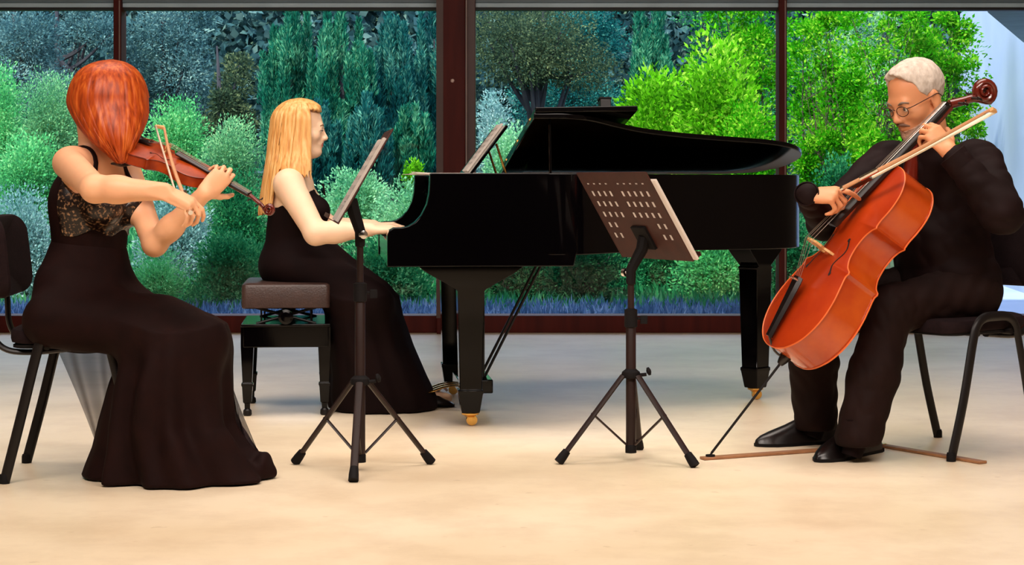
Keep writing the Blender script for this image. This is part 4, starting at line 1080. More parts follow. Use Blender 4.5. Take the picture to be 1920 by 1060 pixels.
def bow(label, F_, T_, hair_side, k=1.0, extra=.0):
    F_, T_ = np.asarray(F_), np.asarray(T_); d = unit(T_ - F_); hs = np.asarray(hair_side, float); hs = unit(hs - np.dot(hs, d) * d); sd = np.cross(d, hs)
    L_ = np.linalg.norm(T_ - F_); t = thing('bow', label, 'bow', tuple(F_))
    pts = [F_ + d * L_ * q + hs * .010 * math.sin(q * math.pi) for q in np.linspace(-.03, 1, 14)]
    part('stick', MB().add(*tube(pts, [.0046 * k, .0042 * k, .003 * k], 8)), m_stick, t, world=True)
    part('tip', MB().add(*prism([(-.008, 0), (.012, 0), (.006, .020 * k), (0, .024 * k)], -.0035 * k, .0035 * k, d, hs, sd, T_)), m_maple, t, world=True, bevel=.001)
    part('frog', MB().add(*prism([(0, .002), (.05 * k, .002), (.045 * k, .022 * k), (.002, .022 * k)], -.006 * k, .006 * k, d, hs, sd, F_ + d * .005)), m_ebony, t, world=True, bevel=.0015)
    part('screw', MB().add(*tube([F_ - d * (.03 * L_ + .012), F_ - d * .03 * L_], .0055 * k, 8)), m_chrome, t, world=True)
    part('bow_hair', MB().add(*tube([F_ + d * .045 * k + hs * .021 * k, T_ + hs * .021 * k], .0042 * k, 6, flat=(.35, 1.2) if False else (1, .4), up=hs)), m_hair, t, world=True)
    part('grip', MB().add(*tube([F_ + d * .055, F_ + d * .13], .0056 * k, 8)), m_chrome, t, world=True)
    return t
def pix(p): return np.array([960 + F * p[0] / p[1], HY - F * (p[2] - CH) / p[1]])
bF, bT = np.array((355., 391.)), np.array((308., 240.)); best = None
for s_ in np.linspace(.12, .34, 111):          # where the bow crosses the strings
    K = vP(s_, 0, vst(s_) + .004); q_ = pix(K); d_ = abs(np.cross(np.append(unit(bT - bF), 0), np.append(q_ - bF, 0))[2])
    if best is None or d_ < best[0]: best = (d_, K, np.dot(q_ - bF, bT - bF) / np.dot(bT - bF, bT - bF))
K, fr = best[1], best[2]; BOWY = None
for yf in np.linspace(K[1] - .5, K[1] - .1, 81):
    inv = (1 / K[1] - (1 - fr) / yf) / fr
    if inv <= 0: continue
    L_ = np.linalg.norm(at(*bT, 1 / inv) - at(*bF, yf))
    if BOWY is None or abs(L_ - .70) < abs(BOWY[2] - .70): BOWY = (yf, 1 / inv, L_)
YF = BOWY[0]
bow('light wooden violin bow held upright across the violin', at(*bF, YF), at(*bT, BOWY[1]), va_ * -1, 1.35)
bow('long pale cello bow slanting up past the man left hand', at(1590, 348, 6.38), at(1856, 206, 6.02), v3(.1, .9, -.35), 1.6)
# ------------------------------------------------------------------ the three musicians
m_skin = mat('skin_fair', (232, 168, 126), .5, (240, 184, 142), 14, sss=.12, contrast=.4)
m_skin2 = mat('skin_pale', (243, 200, 166), .5, (248, 212, 180), 14, sss=.12, contrast=.4)
m_skin3 = mat('skin_ruddy', (214, 140, 96), .5, (226, 156, 110), 16, sss=.12, contrast=.4)
m_lip = mat('lips', (196, 104, 88), .45)
m_dress = mat('black_chiffon', (21, 7, 6), .75, (31, 12, 10), 14, bump=.1, bscale=40, spec=.1)
m_velvet = mat('black_velvet', (16, 7, 8), .8, (24, 10, 10), 10, spec=.1)
m_shirt = mat('black_shirt', (20, 9, 9), .7, (29, 13, 13), 8, spec=.12)
m_trouser = mat('black_trousers', (22, 10, 8), .75, (31, 15, 12), 8, spec=.12)
m_shoe = mat('black_leather', (14, 9, 9), .32, (22, 14, 13), 20)
def hair_mat(name, c1, c2, c3):
    m = mat(name, c1, .42, c2, 1.0, spec=.3)
    nt = m.node_tree; rp = [n for n in nt.nodes if n.type == 'VALTORGB'][0]; e = rp.color_ramp.elements.new(.5); e.color = lin(c3)
    mp = [n for n in nt.nodes if n.type == 'MAPPING'][0]; mp.inputs['Scale'].default_value = (85, 85, 5)
    return m
m_red = hair_mat('red_hair', (112, 36, 6), (208, 106, 38), (170, 66, 16))
m_blonde = hair_mat('blonde_hair', (196, 128, 64), (248, 208, 146), (230, 172, 102))
m_grey = mat('grey_hair', (176, 160, 146), .7, (222, 208, 194), 60, stretch=(1, 1, .4), bump=.25, bscale=200, spec=.2)
m_beard = mat('grey_beard', (150, 104, 80), .8, (206, 166, 140), 140, bump=.3, bscale=300, spec=.1)
def hair_loft(rings, n_groove=70, amp=.0025, seed=0, open_=None, thick=.006, strands=0):
    """rings: list of (centre, ax, ay, rx, ry) down the head; vertical grooves give strands"""
    rs = np.random.RandomState(seed); nth = 220; th = np.linspace(0, 2 * np.pi, nth, endpoint=False)
    g = sum(rs.uniform(.4, 1) * np.cos(f * th + rs.uniform(0, 6.28)) for f in (n_groove, int(n_groove * .57), int(n_groove * .31), 17)) / 2.2
    out = []
    for i, (c, ax, ay, rx, ry) in enumerate(rings):
        u = i / (len(rings) - 1); k = amp * min(1, u * 4)
        gg = g * k + k * .6 * np.cos(23 * th + 3 * u)
        out.append(np.asarray(c) + np.outer((rx + gg) * np.cos(th), ax) + np.outer((ry + gg) * np.sin(th), ay))
    return out, th
def rings_interp(keys, n):
    keys = [np.asarray(k, float) for k in keys]; q = np.array([k[0] for k in keys]); A = np.array([k[1:] for k in keys])
    qq = np.linspace(q[0], q[-1], n); sp = smooth_path(np.column_stack([q, A]), 10)
    return qq, np.column_stack([np.interp(qq, sp[:, 0], sp[:, j + 1]) for j in range(A.shape[1])])
def strands(name, paths, r, m, parent, seg=5):
    mb = MB()
    for p in paths: mb.add(*tube(p, [r * .5, r, r, r * .35], seg))
    return part(name, mb, m, parent, world=True)

# ===== violinist
o_sR, o_eR, o_wR = at(128, 306, 6.0), at(178, 354, YF + .06), at(308, 359, YF)
o_sL, o_eL, o_wL = at(238, 322, 6.27), at(290, 458, 6.05), at(384, 362, 5.93)
hd = at(201, 197, 6.13)
hf = unit(v3(.62, .45, -.55)); hR = rot_frame(hf, v3(-.55, .8, .15))
neck0 = at(180, 288, 6.13)
fw = unit(v3(.87, -.49, 0)); lf = v3(.49, .87, 0); up = v3(0, 0, 1)
RT = np.stack([fw, lf, up], 1)
ch = at(168, 378, 6.15); wa = at(168, 462, 6.16); pe = at(170, 587, 6.12)
def torso_v(e=0.0):
    return [(ell(ch + v3(0, 0, -.01), np.array((.108, .145, .135)) + e, RT), 0), (ell(wa, np.array((.10, .125, .12)) + e, RT), .06), (ell(pe, np.array((.13, .165, .12)) + e, RT), .07),
            (ell(ch + fw * .112 + lf * .066 + v3(0, 0, -.014), np.array((.056, .060, .058)) + e, RT), .03), (ell(ch + fw * .112 - lf * .066 + v3(0, 0, -.014), np.array((.056, .060, .058)) + e, RT), .03)]
kneeR, kneeL = at(378, 636, 5.96), at(374, 638, 6.2)
prims = torso_v() + [(cone(neck0 + v3(0, 0, -.06), neck0 + v3(.005, .01, .03), .06, .05), .05), (cone(o_sR + v3(.02, .03, 0), o_sL - v3(.02, .03, 0), .052, .05), .05), (cone(neck0, hd + hR @ v3(-.03, 0, -.05), .05, .05), .02)]
prims += head_prims(hd, hR, True, .96)
prims += [(cone(o_sR, o_eR, .050, .040), .03), (cone(o_eR, o_eR + (o_wR - o_eR) * .35, .040, .039), .02), (cone(o_eR + (o_wR - o_eR) * .3, o_wR, .039, .026), .02),
          (cone(o_sL, o_eL, .047, .038), .03), (cone(o_eL, o_eL + (o_wL - o_eL) * .35, .037, .037), .02), (cone(o_eL + (o_wL - o_eL) * .3, o_wL, .037, .025), .02)]
prims += hand_prims(o_wR, v3(.075, .0, -.038), v3(.25, -.5, .8), 1, [(25, 35, 25), (40, 45, 30), (45, 45, 30), (40, 40, 25)], .92, tc=(15, 25))
prims += hand_prims(o_wL, v3(.060, .03, .062), v3(.45, -.85, -.05), -1, [(35, 62, 45), (38, 65, 45), (42, 65, 45), (45, 60, 45)], .90, tc=(10, 15))
prims += [(cone(pe - lf * .08 + fw * .02, kneeR, .078, .058), .05), (cone(pe + lf * .08 + fw * .02, kneeL, .078, .058), .05), (cone(kneeR, v3(-1.06, 6.04, .08), .05, .033), .02), (cone(kneeL, v3(-1.04, 6.16, .08), .05, .033), .02)]
allp = [o_sR, o_eR, o_wR, o_sL, o_eL, o_wL, hd, pe, kneeR, kneeL]
V1 = body_obj('person', prims, (-1.66, 5.52, .04), (-.76, 6.48, 1.36), .0048, [m_skin, m_lip],
    matfn=lambda C: (np.linalg.norm((C - (hd + hR @ v3(.09, 0, -.06))) @ hR * [1, 1, 1.6], axis=1) < .02), origin=tuple(v3(pe[0], pe[1], 0)))
tag(V1, 'seated woman with a red bob and long black dress playing the violin', 'person')
eyes(hd, hR, V1, .96)
# dress: bodice and skirt
bz = lambda X, Y, Z: Z - (.948 + .085 * np.clip(-((X - ch[0]) * fw[0] + (Y - ch[1]) * fw[1]) / .1, -.5, .8) - .04 * np.exp(-(((X - ch[0]) * lf[0] + (Y - ch[1]) * lf[1]) / .025) ** 2) * (((X - ch[0]) * fw[0] + (Y - ch[1]) * fw[1]) > .02))
body_obj('bodice', torso_v(.006), (-1.62, 5.9, .5), (-1.1, 6.5, 1.08), .005, m_dress, clips=[bz], parent=V1)
m_lace = mat('beaded_lace', (20, 8, 6), .35, (168, 128, 92), 110, contrast=.16, detail=8)
rp_ = [n for n in m_lace.node_tree.nodes if n.type == 'VALTORGB'][0].color_ramp.elements
rp_[0].position, rp_[1].position = .53, .70
lace = body_obj('lace_bust_panel', torso_v(.0085), (-1.62, 5.9, .7), (-1.1, 6.5, 1.0), .004, m_lace, parent=V1,
    clips=[bz, lambda X, Y, Z: (.776 - .010 * np.cos(38 * (X + Y))) - Z + 0 * Y, lambda X, Y, Z: .0 - ((X - ch[0]) * fw[0] + (Y - ch[1]) * fw[1]) + 0 * Z, lambda X, Y, Z: -.16 - ((X - ch[0]) * lf[0] + (Y - ch[1]) * lf[1]) + 0 * Z])
for s, p in ((-1, o_sR), (1, o_sL)):
    a_ = ch - lf * .085 * -s * -1 if False else ch + lf * s * .085
    b_ = neck0 + lf * s * .072
    sp_ = smooth_path([a_ + fw * .14 + v3(0, 0, .03), a_ + fw * .10 + v3(0, 0, .07), b_ + fw * .05 + v3(0, 0, -.0), b_ + v3(0, 0, .02), b_ - fw * .06 + v3(0, 0, .0), a_ - fw * .10 + v3(0, 0, .05)], 5)
    part('strap', MB().add(*tube(snap(sp_, prims, .002), .0085, 8, flat=(1.2, .5))), m_dress, V1, world=True)
skz = [.475, .40, .30, .18, .10, .045, .012, .0]
sk = [(ell(pe + v3(-.01, 0, .0), (.150, .215, .125), RT), 0), (ell(wa + v3(-.005, 0, -.03), (.112, .14, .13), RT), .06), (ell(at(158, 530, 6.13), (.138, .175, .11), RT), .05), (cone(v3(-1.45, 5.955, .505), v3(-1.15, 5.94, .485), .085, .090), .04),
      (cone(pe - lf * .07 + v3(0, 0, .01), kneeR + v3(.0, 0, -.005), .112, .080), .05), (cone(pe + lf * .07 + v3(0, 0, .01), kneeL + v3(0, 0, -.005), .112, .080), .05),
      (cone((pe + kneeR) / 2 + v3(.06, 0, -.02), (kneeL + kneeR) / 2, .112, .088), .06),
      (vloft(skz, [-1.07, -1.075, -1.085, -1.09, -1.075, -1.06, -1.05, -1.05], [6.06] * 8, [.145, .165, .185, .205, .232, .262, .278, .275], [.21, .225, .235, .24, .245, .25, .255, .255], [.03, .05, .08, .10, .11, .12, .13, .13], 3, pw=2.7), .06),
      (cone(at(475, 895, 5.98), at(508, 888, 6.02), .035, .024), .03), (ell(at(496, 872, 6.02), (.02, .06, .035)), .03)]
body_obj('skirt', sk, (-1.68, 5.68, -.004), (-.70, 6.55, .78), .006, m_dress, parent=V1, clips=[lambda X, Y, Z: .004 - Z + 0 * X + 0 * Y],
    disp=lambda x, y, z: .006 * np.sin(26 * (x - .55 * z) + 5 * np.sin(7 * y)) * np.clip((.62 - z) * 3, 0, 1) * np.clip((x + 1.35) * 5, .15, 1))
m_sheer = sheer_mat('sheer_chiffon', (34, 18, 24), .66)
L_ = [(104, 648), (118, 682), (140, 735), (160, 785), (178, 832), (190, 872)]; Rr = [(236, 648), (236, 690), (236, 740), (236, 790), (238, 838), (242, 880)]
rg = []
for q in np.linspace(0, 1, 30):
    i = q * 5; j = min(4, int(i)); f_ = i - j
    l = np.array(L_[j]) * (1 - f_) + np.array(L_[j + 1]) * f_; r = np.array(Rr[j]) * (1 - f_) + np.array(Rr[j + 1]) * f_
    rg.append([at(*(l + (r - l) * x), 6.03 + .05 * x * x) + v3(0, .022 * math.sin(x * 14 + 2 * q) * (1 - .5 * q), 0) for x in np.linspace(0, 1, 40)])
part('sheer_train', MB().add(*loft(rg, closed=False)), m_sheer, V1, world=True)
rg2 = [[p + v3(.10 * (1 - i / 29) + .01, .24, 0) for p in r] for i, r in enumerate(rg)]
part('sheer_train', MB().add(*loft(rg2, closed=False)), m_sheer, V1, world=True)
rg = []
for q in np.linspace(0, 1, 16):
    l = np.array((432, 700)) * (1 - q) + np.array((452, 868)) * q; r = np.array((437, 735)) * (1 - q) + np.array((492, 868)) * q
    rg.append([at(*(l + (r - l) * x), 6.06) + v3(0, .012 * math.sin(x * 9), 0) for x in np.linspace(0, 1, 10)])
part('sheer_front', MB().add(*loft(rg, closed=False)), m_sheer, V1, world=True)
# red bob
keys = [(116, 209, 3), (119, 208, 20), (125, 206, 36), (137, 204, 52), (155, 203, 63), (178, 202.5, 70), (196, 203, 71), (215, 207, 67), (235, 210, 58), (252, 213, 47), (268, 217, 35), (282, 221, 23), (294, 224, 13), (304, 227, 5)]
KY = [6.11] * 8 + [6.10, 6.075, 6.045, 6.01, 5.995, 5.99]
qq, A = rings_interp([(k[0], k[1], k[2]) for k in keys], 60)
ringsV = []
for y, (cx, hw) in zip(qq, A):
    sm_ = np.clip((y - 185) / 120, 0, 1); c = at(cx, y, 6.11 - .12 * sm_ * sm_ * (3 - 2 * sm_)); r = max(.004, hw * 6.15 / F); ringsV.append((c, v3(1, 0, 0), v3(0, 1, 0), r, r * 1.07))
Rg, th = hair_loft(ringsV, 97, .0012, 3)
az = math.atan2(hf[1], hf[0]); nth = len(th)
keep_open = (np.abs((th - az + math.pi) % (2 * math.pi) - math.pi) < R_(36))
V, Fc = loft(Rg, cap=False)
Fc = [f for f in Fc if not (keep_open[f[0] % nth] and f[0] // nth > 20)]
hv = mkobj('hair', V, Fc, m_red, V1, True, True); so = hv.modifiers.new('solid', 'SOLIDIFY'); so.thickness = .008; so.offset = -1
rs = np.random.RandomState(5); paths = []
for k in range(520):
    j = rs.randint(nth)
    if keep_open[j]: continue
    i1 = rs.randint(36, 60); lift = rs.uniform(.0005, .003); d = v3(math.cos(th[j]), math.sin(th[j]), 0)
    idx = np.linspace(rs.randint(1, 12), i1, 12).astype(int); dj = rs.randint(-2, 16)
    paths.append([Rg[i][(j + int(dj * q / 12)) % nth] + d * (lift + (.004 * max(0, q - 9) * rs.rand())) for q, i in enumerate(idx)])
strands('hair_strands', paths, .0010, m_red, V1, 4)

# ===== pianist
m_skinP = m_skin2
p_sR, p_eR, p_wR = at(541, 346, 7.74), at(592, 438, 7.63), at(694, 431, 7.66)
p_sL, p_eL, p_wL = at(556, 344, 8.05), at(612, 425, 8.16), at(700, 424, 8.10)
ph = at(566, 241, 7.88); pf = unit(v3(.985, .10, -.07)); pR = rot_frame(pf, v3(-.1, 1, 0))
pn0 = at(553, 318, 7.89); pch = at(551, 392, 7.89); pwa = at(549, 452, 7.9); ppe = at(562, 497, 7.9)
PT = np.stack([unit(v3(1, .09, 0)), unit(v3(-.09, 1, 0)), up], 1); pfw, plf = PT[:, 0], PT[:, 1]
def torso_p(e=0.0):
    return [(ell(pch, np.array((.098, .155, .14)) + e, PT), 0), (ell(pwa + v3(.0, 0, 0), np.array((.105, .14, .12)) + e, PT), .06), (ell(ppe + v3(.01, 0, -.005), np.array((.155, .19, .10)) + e, PT), .06),
            (ell(pch + pfw * .085 + plf * .065 + v3(0, 0, -.01), np.array((.06, .062, .06)) + e, PT), .03), (ell(pch + pfw * .085 - plf * .065 + v3(0, 0, -.01), np.array((.06, .062, .06)) + e, PT), .03)]
pkR, pkL = at(694, 566, 7.72), at(700, 562, 8.06)
prims = torso_p() + [(cone(pn0 + v3(0, 0, -.05), pn0 + v3(.005, 0, .02), .065, .052), .05), (cone(p_sR + v3(0, .04, .005), p_sL + v3(0, -.04, .005), .058, .056), .05), (cone(pn0, ph + pR @ v3(-.028, 0, -.06), .052, .048), .02)]
prims += head_prims(ph, pR, True, .96)
prims += [(cone(p_sR, p_eR, .062, .046), .03), (cone(p_eR, p_eR + (p_wR - p_eR) * .4, .046, .043), .02), (cone(p_eR + (p_wR - p_eR) * .35, p_wR, .043, .028), .02),
          (cone(p_sL, p_eL, .056, .044), .03), (cone(p_eL, p_wL, .044, .027), .02)]
prims += hand_prims(p_wR, v3(.1, .0, .006), v3(.1, -.15, 1), 1, [(18, 32, 25), (20, 34, 26), (20, 34, 26), (18, 30, 25)], .95, tc=(5, 8), thumb_dir=(.75, .6, -.25))
prims += hand_prims(p_wL, v3(.1, .0, .004), v3(.1, .1, 1), -1, [(18, 32, 25), (20, 34, 26), (20, 34, 26), (18, 30, 25)], .95, tc=(5, 8), thumb_dir=(.75, .6, -.25))
pft = at(822, 745, 7.98)
prims += [(cone(ppe - plf * .09, pkR, .085, .062), .05), (cone(ppe + plf * .09, pkL, .085, .062), .05), (cone(pkR, at(690, 742, 7.82), .055, .036), .02), (cone(pkL, at(795, 738, 7.98), .055, .03), .02), (cone(at(795, 740, 8.0), at(838, 748, 8.0), .030, .024), .02)]
V2 = body_obj('person', prims, (-1.13, 7.48, .02), (-.22, 8.36, 1.32), .005, [m_skinP, m_lip],
    matfn=lambda C: (np.linalg.norm((C - (ph + pR @ v3(.09, 0, -.061))) @ pR * [1, 1, 1.7], axis=1) < .019), origin=tuple(v3(ppe[0], ppe[1], 0)))
tag(V2, 'seated blonde woman in a strapless black dress playing the grand piano', 'person')
eyes(ph, pR, V2, .96)
for y in (-1, 1):
    part('eyelash', MB().add(*tube([ph + pR @ (np.array(p) * .96) for p in ((.0875, y * .018, -.004), (.0915, y * .029, -.0035), (.0885, y * .040, -.0045), (.0815, y * .047, -.005))], [.0008, .0016, .0018, .001], 6, 4)), mat('lash_dark', (40, 22, 16), .7), V2, world=True)
    part('eyebrow', MB().add(*tube([ph + pR @ (np.array(p) * .96) for p in ((.0915, y * .016, .0165), (.0885, y * .032, .0205), (.0785, y * .046, .0155))], [.002, .003, .0015], 6, 4)), mat('brow_brown', (120, 76, 44), .7), V2, world=True)
pz = lambda X, Y, Z: Z - (.872 + .052 * np.clip(((X - pch[0]) * pfw[0] + (Y - pch[1]) * pfw[1]) / .1, -.6, 1))
psk = [.46, .36, .27, .15, .06, .012, 0]
skp = [(ell(ppe + v3(.0, 0, -.005), (.165, .205, .115), PT), 0), (cone(ppe - plf * .08 + v3(.03, 0, -.02), pkR, .11, .088), .05), (cone(ppe + plf * .08 + v3(.03, 0, -.02), pkL, .11, .088), .05), (cone(ppe + v3(.1, 0, -.03), (pkL + pkR) / 2, .12, .10), .05),
       (vloft(psk, [-.622, -.608, -.588, -.558, -.54, -.535, -.535], [7.88] * 7, [.145, .168, .178, .198, .222, .222, .214], [.24, .24, .235, .22, .20, .19, .18], [.02, .03, .04, .05, .05, .05, .05], 9), .06)]
body_obj('dress', [(p, k) if p != 'cut' else p for p, k in torso_p(.006)] + [(p, .05 if i == 0 else k) for i, (p, k) in enumerate(skp)], (-1.14, 7.5, -.004), (-.28, 8.3, 1.0), .006, m_velvet, parent=V2, clips=[pz, lambda X, Y, Z: .004 - Z + 0 * X + 0 * Y])
def pump(heel, toe, w, h, m, parent, sole=True, name='shoe'):
    heel, toe = np.asarray(heel, float), np.asarray(toe, float); d = unit(toe - heel); L_ = np.linalg.norm(toe - heel); s = v3(-d[1], d[0], 0); rg = []
    for q, wq, hq in ((0, .45, .75), (.03, .72, .95), (.12, .82, 1.0), (.3, .84, 1.0), (.45, .92, .92), (.62, 1, .70), (.8, .95, .52), (.92, .66, .38), (.98, .35, .26), (1, .12, .16)):
        c = heel + d * L_ * q; rg.append([c + s * w * wq * math.cos(x) * (1 if math.sin(x) < .2 else .86) + v3(0, 0, h * hq * (.12 + .88 * max(0, math.sin(x)) ** .7) if math.sin(x) > 0 else .012) for x in np.linspace(-math.pi, math.pi, 18, endpoint=False)])
    sh_ = part(name, MB().add(*loft(rg)), m, parent, world=True)
    if sole:
        rg = [[heel + d * L_ * (q + .0) + s * w * 1.04 * wq * k + v3(0, 0, z) for k, z in ((-1, .001), (1, .001), (1, .012), (-1, .012))] for q, wq in ((-.01, .4), (.05, .78), (.3, .78), (.45, .84), (.62, 1), (.8, .95), (.92, .66), (1.0, .2))]
        part('sole', MB().add(*loft(rg)), m_rub, sh_, world=True)
        part('heel', MB().add(*box(heel + d * .035 + v3(0, 0, .008), (.036, w * .74, .0075), np.stack([d, s, up], 1))), m_rub, sh_, world=True, bevel=.003)
    return sh_
pump(at(800, 752, 7.98) * v3(1, 1, 0), at(852, 752, 7.97) * v3(1, 1, 0), .036, .05, m_shoe, V2)
part('shoe_strap', MB().add(*tube([at(822, 733, 7.95), at(830, 726, 7.98), at(838, 732, 8.02)], .006, 8, 5)), mat('silver_strap', (180, 150, 130), .3, metal=.6), V2, world=True)
part('necklace_tie', MB().add(*tube([at(605, 345, 7.83), at(607, 352, 7.82), at(609, 366, 7.82)], .004, 6)), m_velvet, V2, world=True)
# blonde hair
keys = [(-.004, 3), (0, 18), (6, 34), (16, 44), (32, 50), (52, 52), (75, 52), (100, 52), (125, 54), (150, 56)]
c0 = at(552, 188, 7.88)
rgH = []; nth = 220; th = np.linspace(0, 2 * np.pi, nth, endpoint=False); rs = np.random.RandomState(11)
g = sum(rs.uniform(.4, 1) * np.cos(f * th + rs.uniform(0, 6.28)) for f in (61, 37, 23, 13)) / 2.2
rel = (th - math.atan2(pf[1], pf[0]) + math.pi) % (2 * math.pi) - math.pi       # 0 = towards the face, negative = her right (camera side)
ar = np.abs(rel)
hem = np.where(ar > 2.2, .46, np.where(ar > 1.35, .325 - (ar - 1.35) / .85 * .03, .345 - (ar - .9).clip(0) * .1)) + .012 * np.cos(th * 31) + .01 * np.cos(th * 53)      # hem below the crown
NR = 46; hs_ = np.linspace(0, 1, NR)
for q in hs_:
    dz = hem * q ** 1.15
    rx = np.where(dz < .095, .110 * np.sqrt(np.maximum(.001, 1 - ((.095 - dz) / .095) ** 2)), np.interp(dz, [.095, .16, .22, .28, .36, .46], [.110, .110, .109, .112, .118, .122]))
    ry = np.where(dz < .095, .090 * np.sqrt(np.maximum(.001, 1 - ((.095 - dz) / .095) ** 2)), np.interp(dz, [.095, .16, .22, .28, .36, .46], [.090, .095, .104, .122, .128, .12]))
    back = np.interp(dz, [0, .1, .2, .46], [0, -.004, -.016, -.04]) * (ar > 1.6)
    x = c0[0] + .022 + back + (rx + g * .0028 * min(1, q * 4)) * np.cos(th); y = c0[1] + (ry + g * .0028 * min(1, q * 4)) * np.sin(th) * 1.0
    # front locks swing in towards the collar bone, pressed back against the cheeks
    x = np.where(ar < 1.2, np.minimum(x, c0[0] + .022 + .078 - .0 * dz + .02 * np.clip(dz - .2, 0, 1)), x)
    rgH.append(np.column_stack([x, y, c0[2] - dz]))
V, Fc = loft(rgH, cap=False)
Fc = [f for f in Fc if not (ar[f[0] % nth] < 1.15 and f[0] // nth > 7)]
hv = mkobj('hair', V, Fc, m_blonde, V2, True, True); so = hv.modifiers.new('solid', 'SOLIDIFY'); so.thickness = .010; so.offset = -1
paths = []
for k in range(420):
    j = rs.randint(nth)
    if ar[j] < 1.17: continue
    d = v3(math.cos(th[j]), math.sin(th[j]), 0); idx = np.linspace(rs.randint(1, 8), rs.randint(30, NR), 12).astype(int); dj = rs.randint(-4, 5); lf_ = rs.uniform(.0005, .004)
    paths.append([rgH[i][(j + int(dj * q / 12)) % nth] + d * lf_ for q, i in enumerate(idx)])
strands('hair_strands', paths, .0011, m_blonde, V2, 4)

# ===== cellist
c_sL, c_eL, c_wL = at(1836, 306, 6.62), at(1876, 398, 6.40), at(1780, 284, 6.43)
c_sR, c_eR, c_wR = at(1664, 302, 6.88), at(1548, 414, 6.74), at(1514, 366, 6.44)
HS = 1.12
chd = at(1717, 184, 6.74); cf = unit(v3(-.775, -.484, -.407)); cR = rot_frame(cf, v3(.53, -.848, 0))
cn0 = at(1752, 286, 6.80); cch = at(1768, 372, 6.80); cwa = at(1782, 462, 6.80); cpe = at(1778, 540, 6.76)
CFW = unit(v3(-.78, -.62, 0)); CLF = v3(.62, -.78, 0); CT = np.stack([CFW, CLF, up], 1)
def torso_c(e=0.0):
    return [(ell(cch, np.array((.125, .175, .17)) + e, CT), 0), (ell(cwa + CFW * .045, np.array((.168, .175, .15)) + e, CT), .07), (ell(cpe, np.array((.14, .18, .12)) + e, CT), .07),
            (cone(c_sR + v3(.03, 0, -.005), c_sL + v3(-.02, 0, -.005), .062 + e, .066 + e), .06), (cone(cn0 + v3(0, 0, -.07), cn0, .075 + e, .06 + e), .06)]
hpL, hpR = cpe + CLF * .10 + CFW * .02, cpe - CLF * .10 + CFW * .02
knL, knR = at(1668, 580, 6.52), at(1520, 572, 6.76)
akL, akR = at(1604, 830, 6.38), at(1530, 796, 6.80)
prims = torso_c(-.012) + [(cone(cn0 + v3(0, 0, -.02), chd + cR @ v3(-.03, 0, -.06), .062, .06), .02)] + head_prims(chd, cR, False, HS)
prims += [(cone(c_sL, c_eL, .048, .042), .03), (cone(c_eL, c_wL, .043, .031), .02), (cone(c_sR, c_eR, .048, .042), .03), (cone(c_eR, c_wR, .043, .030), .02)]
prims += hand_prims(c_wL, v3(-.062, .035, .085), v3(.25, -.85, .35), -1, [(40, 62, 45), (42, 65, 45), (45, 65, 45), (48, 60, 45)], 1.02, tc=(10, 15), r=1.08)
prims += hand_prims(c_wR, v3(.10, -.03, .004), v3(.0, -.6, .8), 1, [(22, 18, 12), (58, 55, 35), (66, 60, 40), (70, 60, 40)], 1.04, tc=(20, 25), r=1.1)
prims += [(cone(hpL, knL, .08, .06), .04), (cone(hpR, knR, .08, .06), .04), (cone(knL, akL + v3(.0, .0, .05), .055, .036), .03), (cone(knR, akR + v3(.0, 0, .05), .055, .036), .03)]
V3_ = body_obj('person', prims, (.92, 6.14, .01), (1.92, 7.15, 1.42), .005, [m_skin3, m_lip],
    matfn=lambda C: (np.linalg.norm((C - (chd + cR @ v3(.092, 0, -.0635))) @ cR * [1, 1, 2.0], axis=1) < .017), origin=tuple(v3(cpe[0], cpe[1], 0)))
tag(V3_, 'seated grey-haired man in black shirt and glasses playing the cello', 'person')
eyes(chd, cR, V3_, HS)
# hair cap, beard, brows
hw_ = lambda *p: chd + cR @ (np.array(p) * HS)
def loc_c(X, Y, Z): return [((X - chd[0]) * cR[0, i] + (Y - chd[1]) * cR[1, i] + (Z - chd[2]) * cR[2, i]) / HS for i in range(3)]
rsn = wrinkle(.0022, (160, 260), 4)
def hairline(X, Y, Z):
    x, y, z = loc_c(X, Y, Z)
    wob = .003 * np.sin(150 * z + 90 * y) + .002 * np.sin(260 * y)
    front = x - (.014 + .50 * np.clip(z, 0, .14)) + wob
    low = np.where(x > -.018, -(z + .012), -(z + .012 + .055 * np.clip((-x - .018) / .05, 0, 1))) + wob
    ear = .030 - np.sqrt((x + .004) ** 2 + (.4 * (np.abs(y) - .085)) ** 2 + (z + .010) ** 2)
    return np.maximum(np.maximum(front, low), ear)
body_obj('hair', [(ell(hw_(-.014, 0, .036), np.array((.101, .0805, .0895)) * HS, cR), 0), (ell(hw_(.035, 0, .088), np.array((.045, .05, .03)) * HS, cR), .02)], chd - .18, chd + .18, .004, m_grey, disp=rsn, clips=[hairline], parent=V3_)
def beardcut(X, Y, Z):
    x, y, z = loc_c(X, Y, Z)
    return np.maximum(np.maximum(z + .062 + .012 * np.clip((x - .06) / .03, 0, 1) + .003 * np.sin(160 * x + 90 * y), .018 - x), (.018 - np.sqrt((x - .095) ** 2 + (1.0 * y) ** 2 * .35 + (1.6 * (z + .063)) ** 2)))
body_obj('beard', [(cone(hw_(.064, -.014, -.1), hw_(.064, .014, -.1), .0185 * HS, .0185 * HS), 0), (ell(hw_(.076, 0, -.098), np.array((.019, .022, .017)) * HS, cR), .02)] + [(cone(hw_(.0, y * .061, -.052), hw_(.057, y * .022, -.1), .0165 * HS, .0165 * HS), .02) for y in (-1, 1)] + [(ell(hw_(.022, 0, -.03), np.array((.071, .068, .088)) * HS, cR), .02), (ell(hw_(.079, 0, -.062), np.array((.0175, .029, .021)) * HS, cR), .015)], chd - .18, chd + .18, .004, m_beard, disp=wrinkle(.002, (150, 220), 5), clips=[beardcut], parent=V3_)
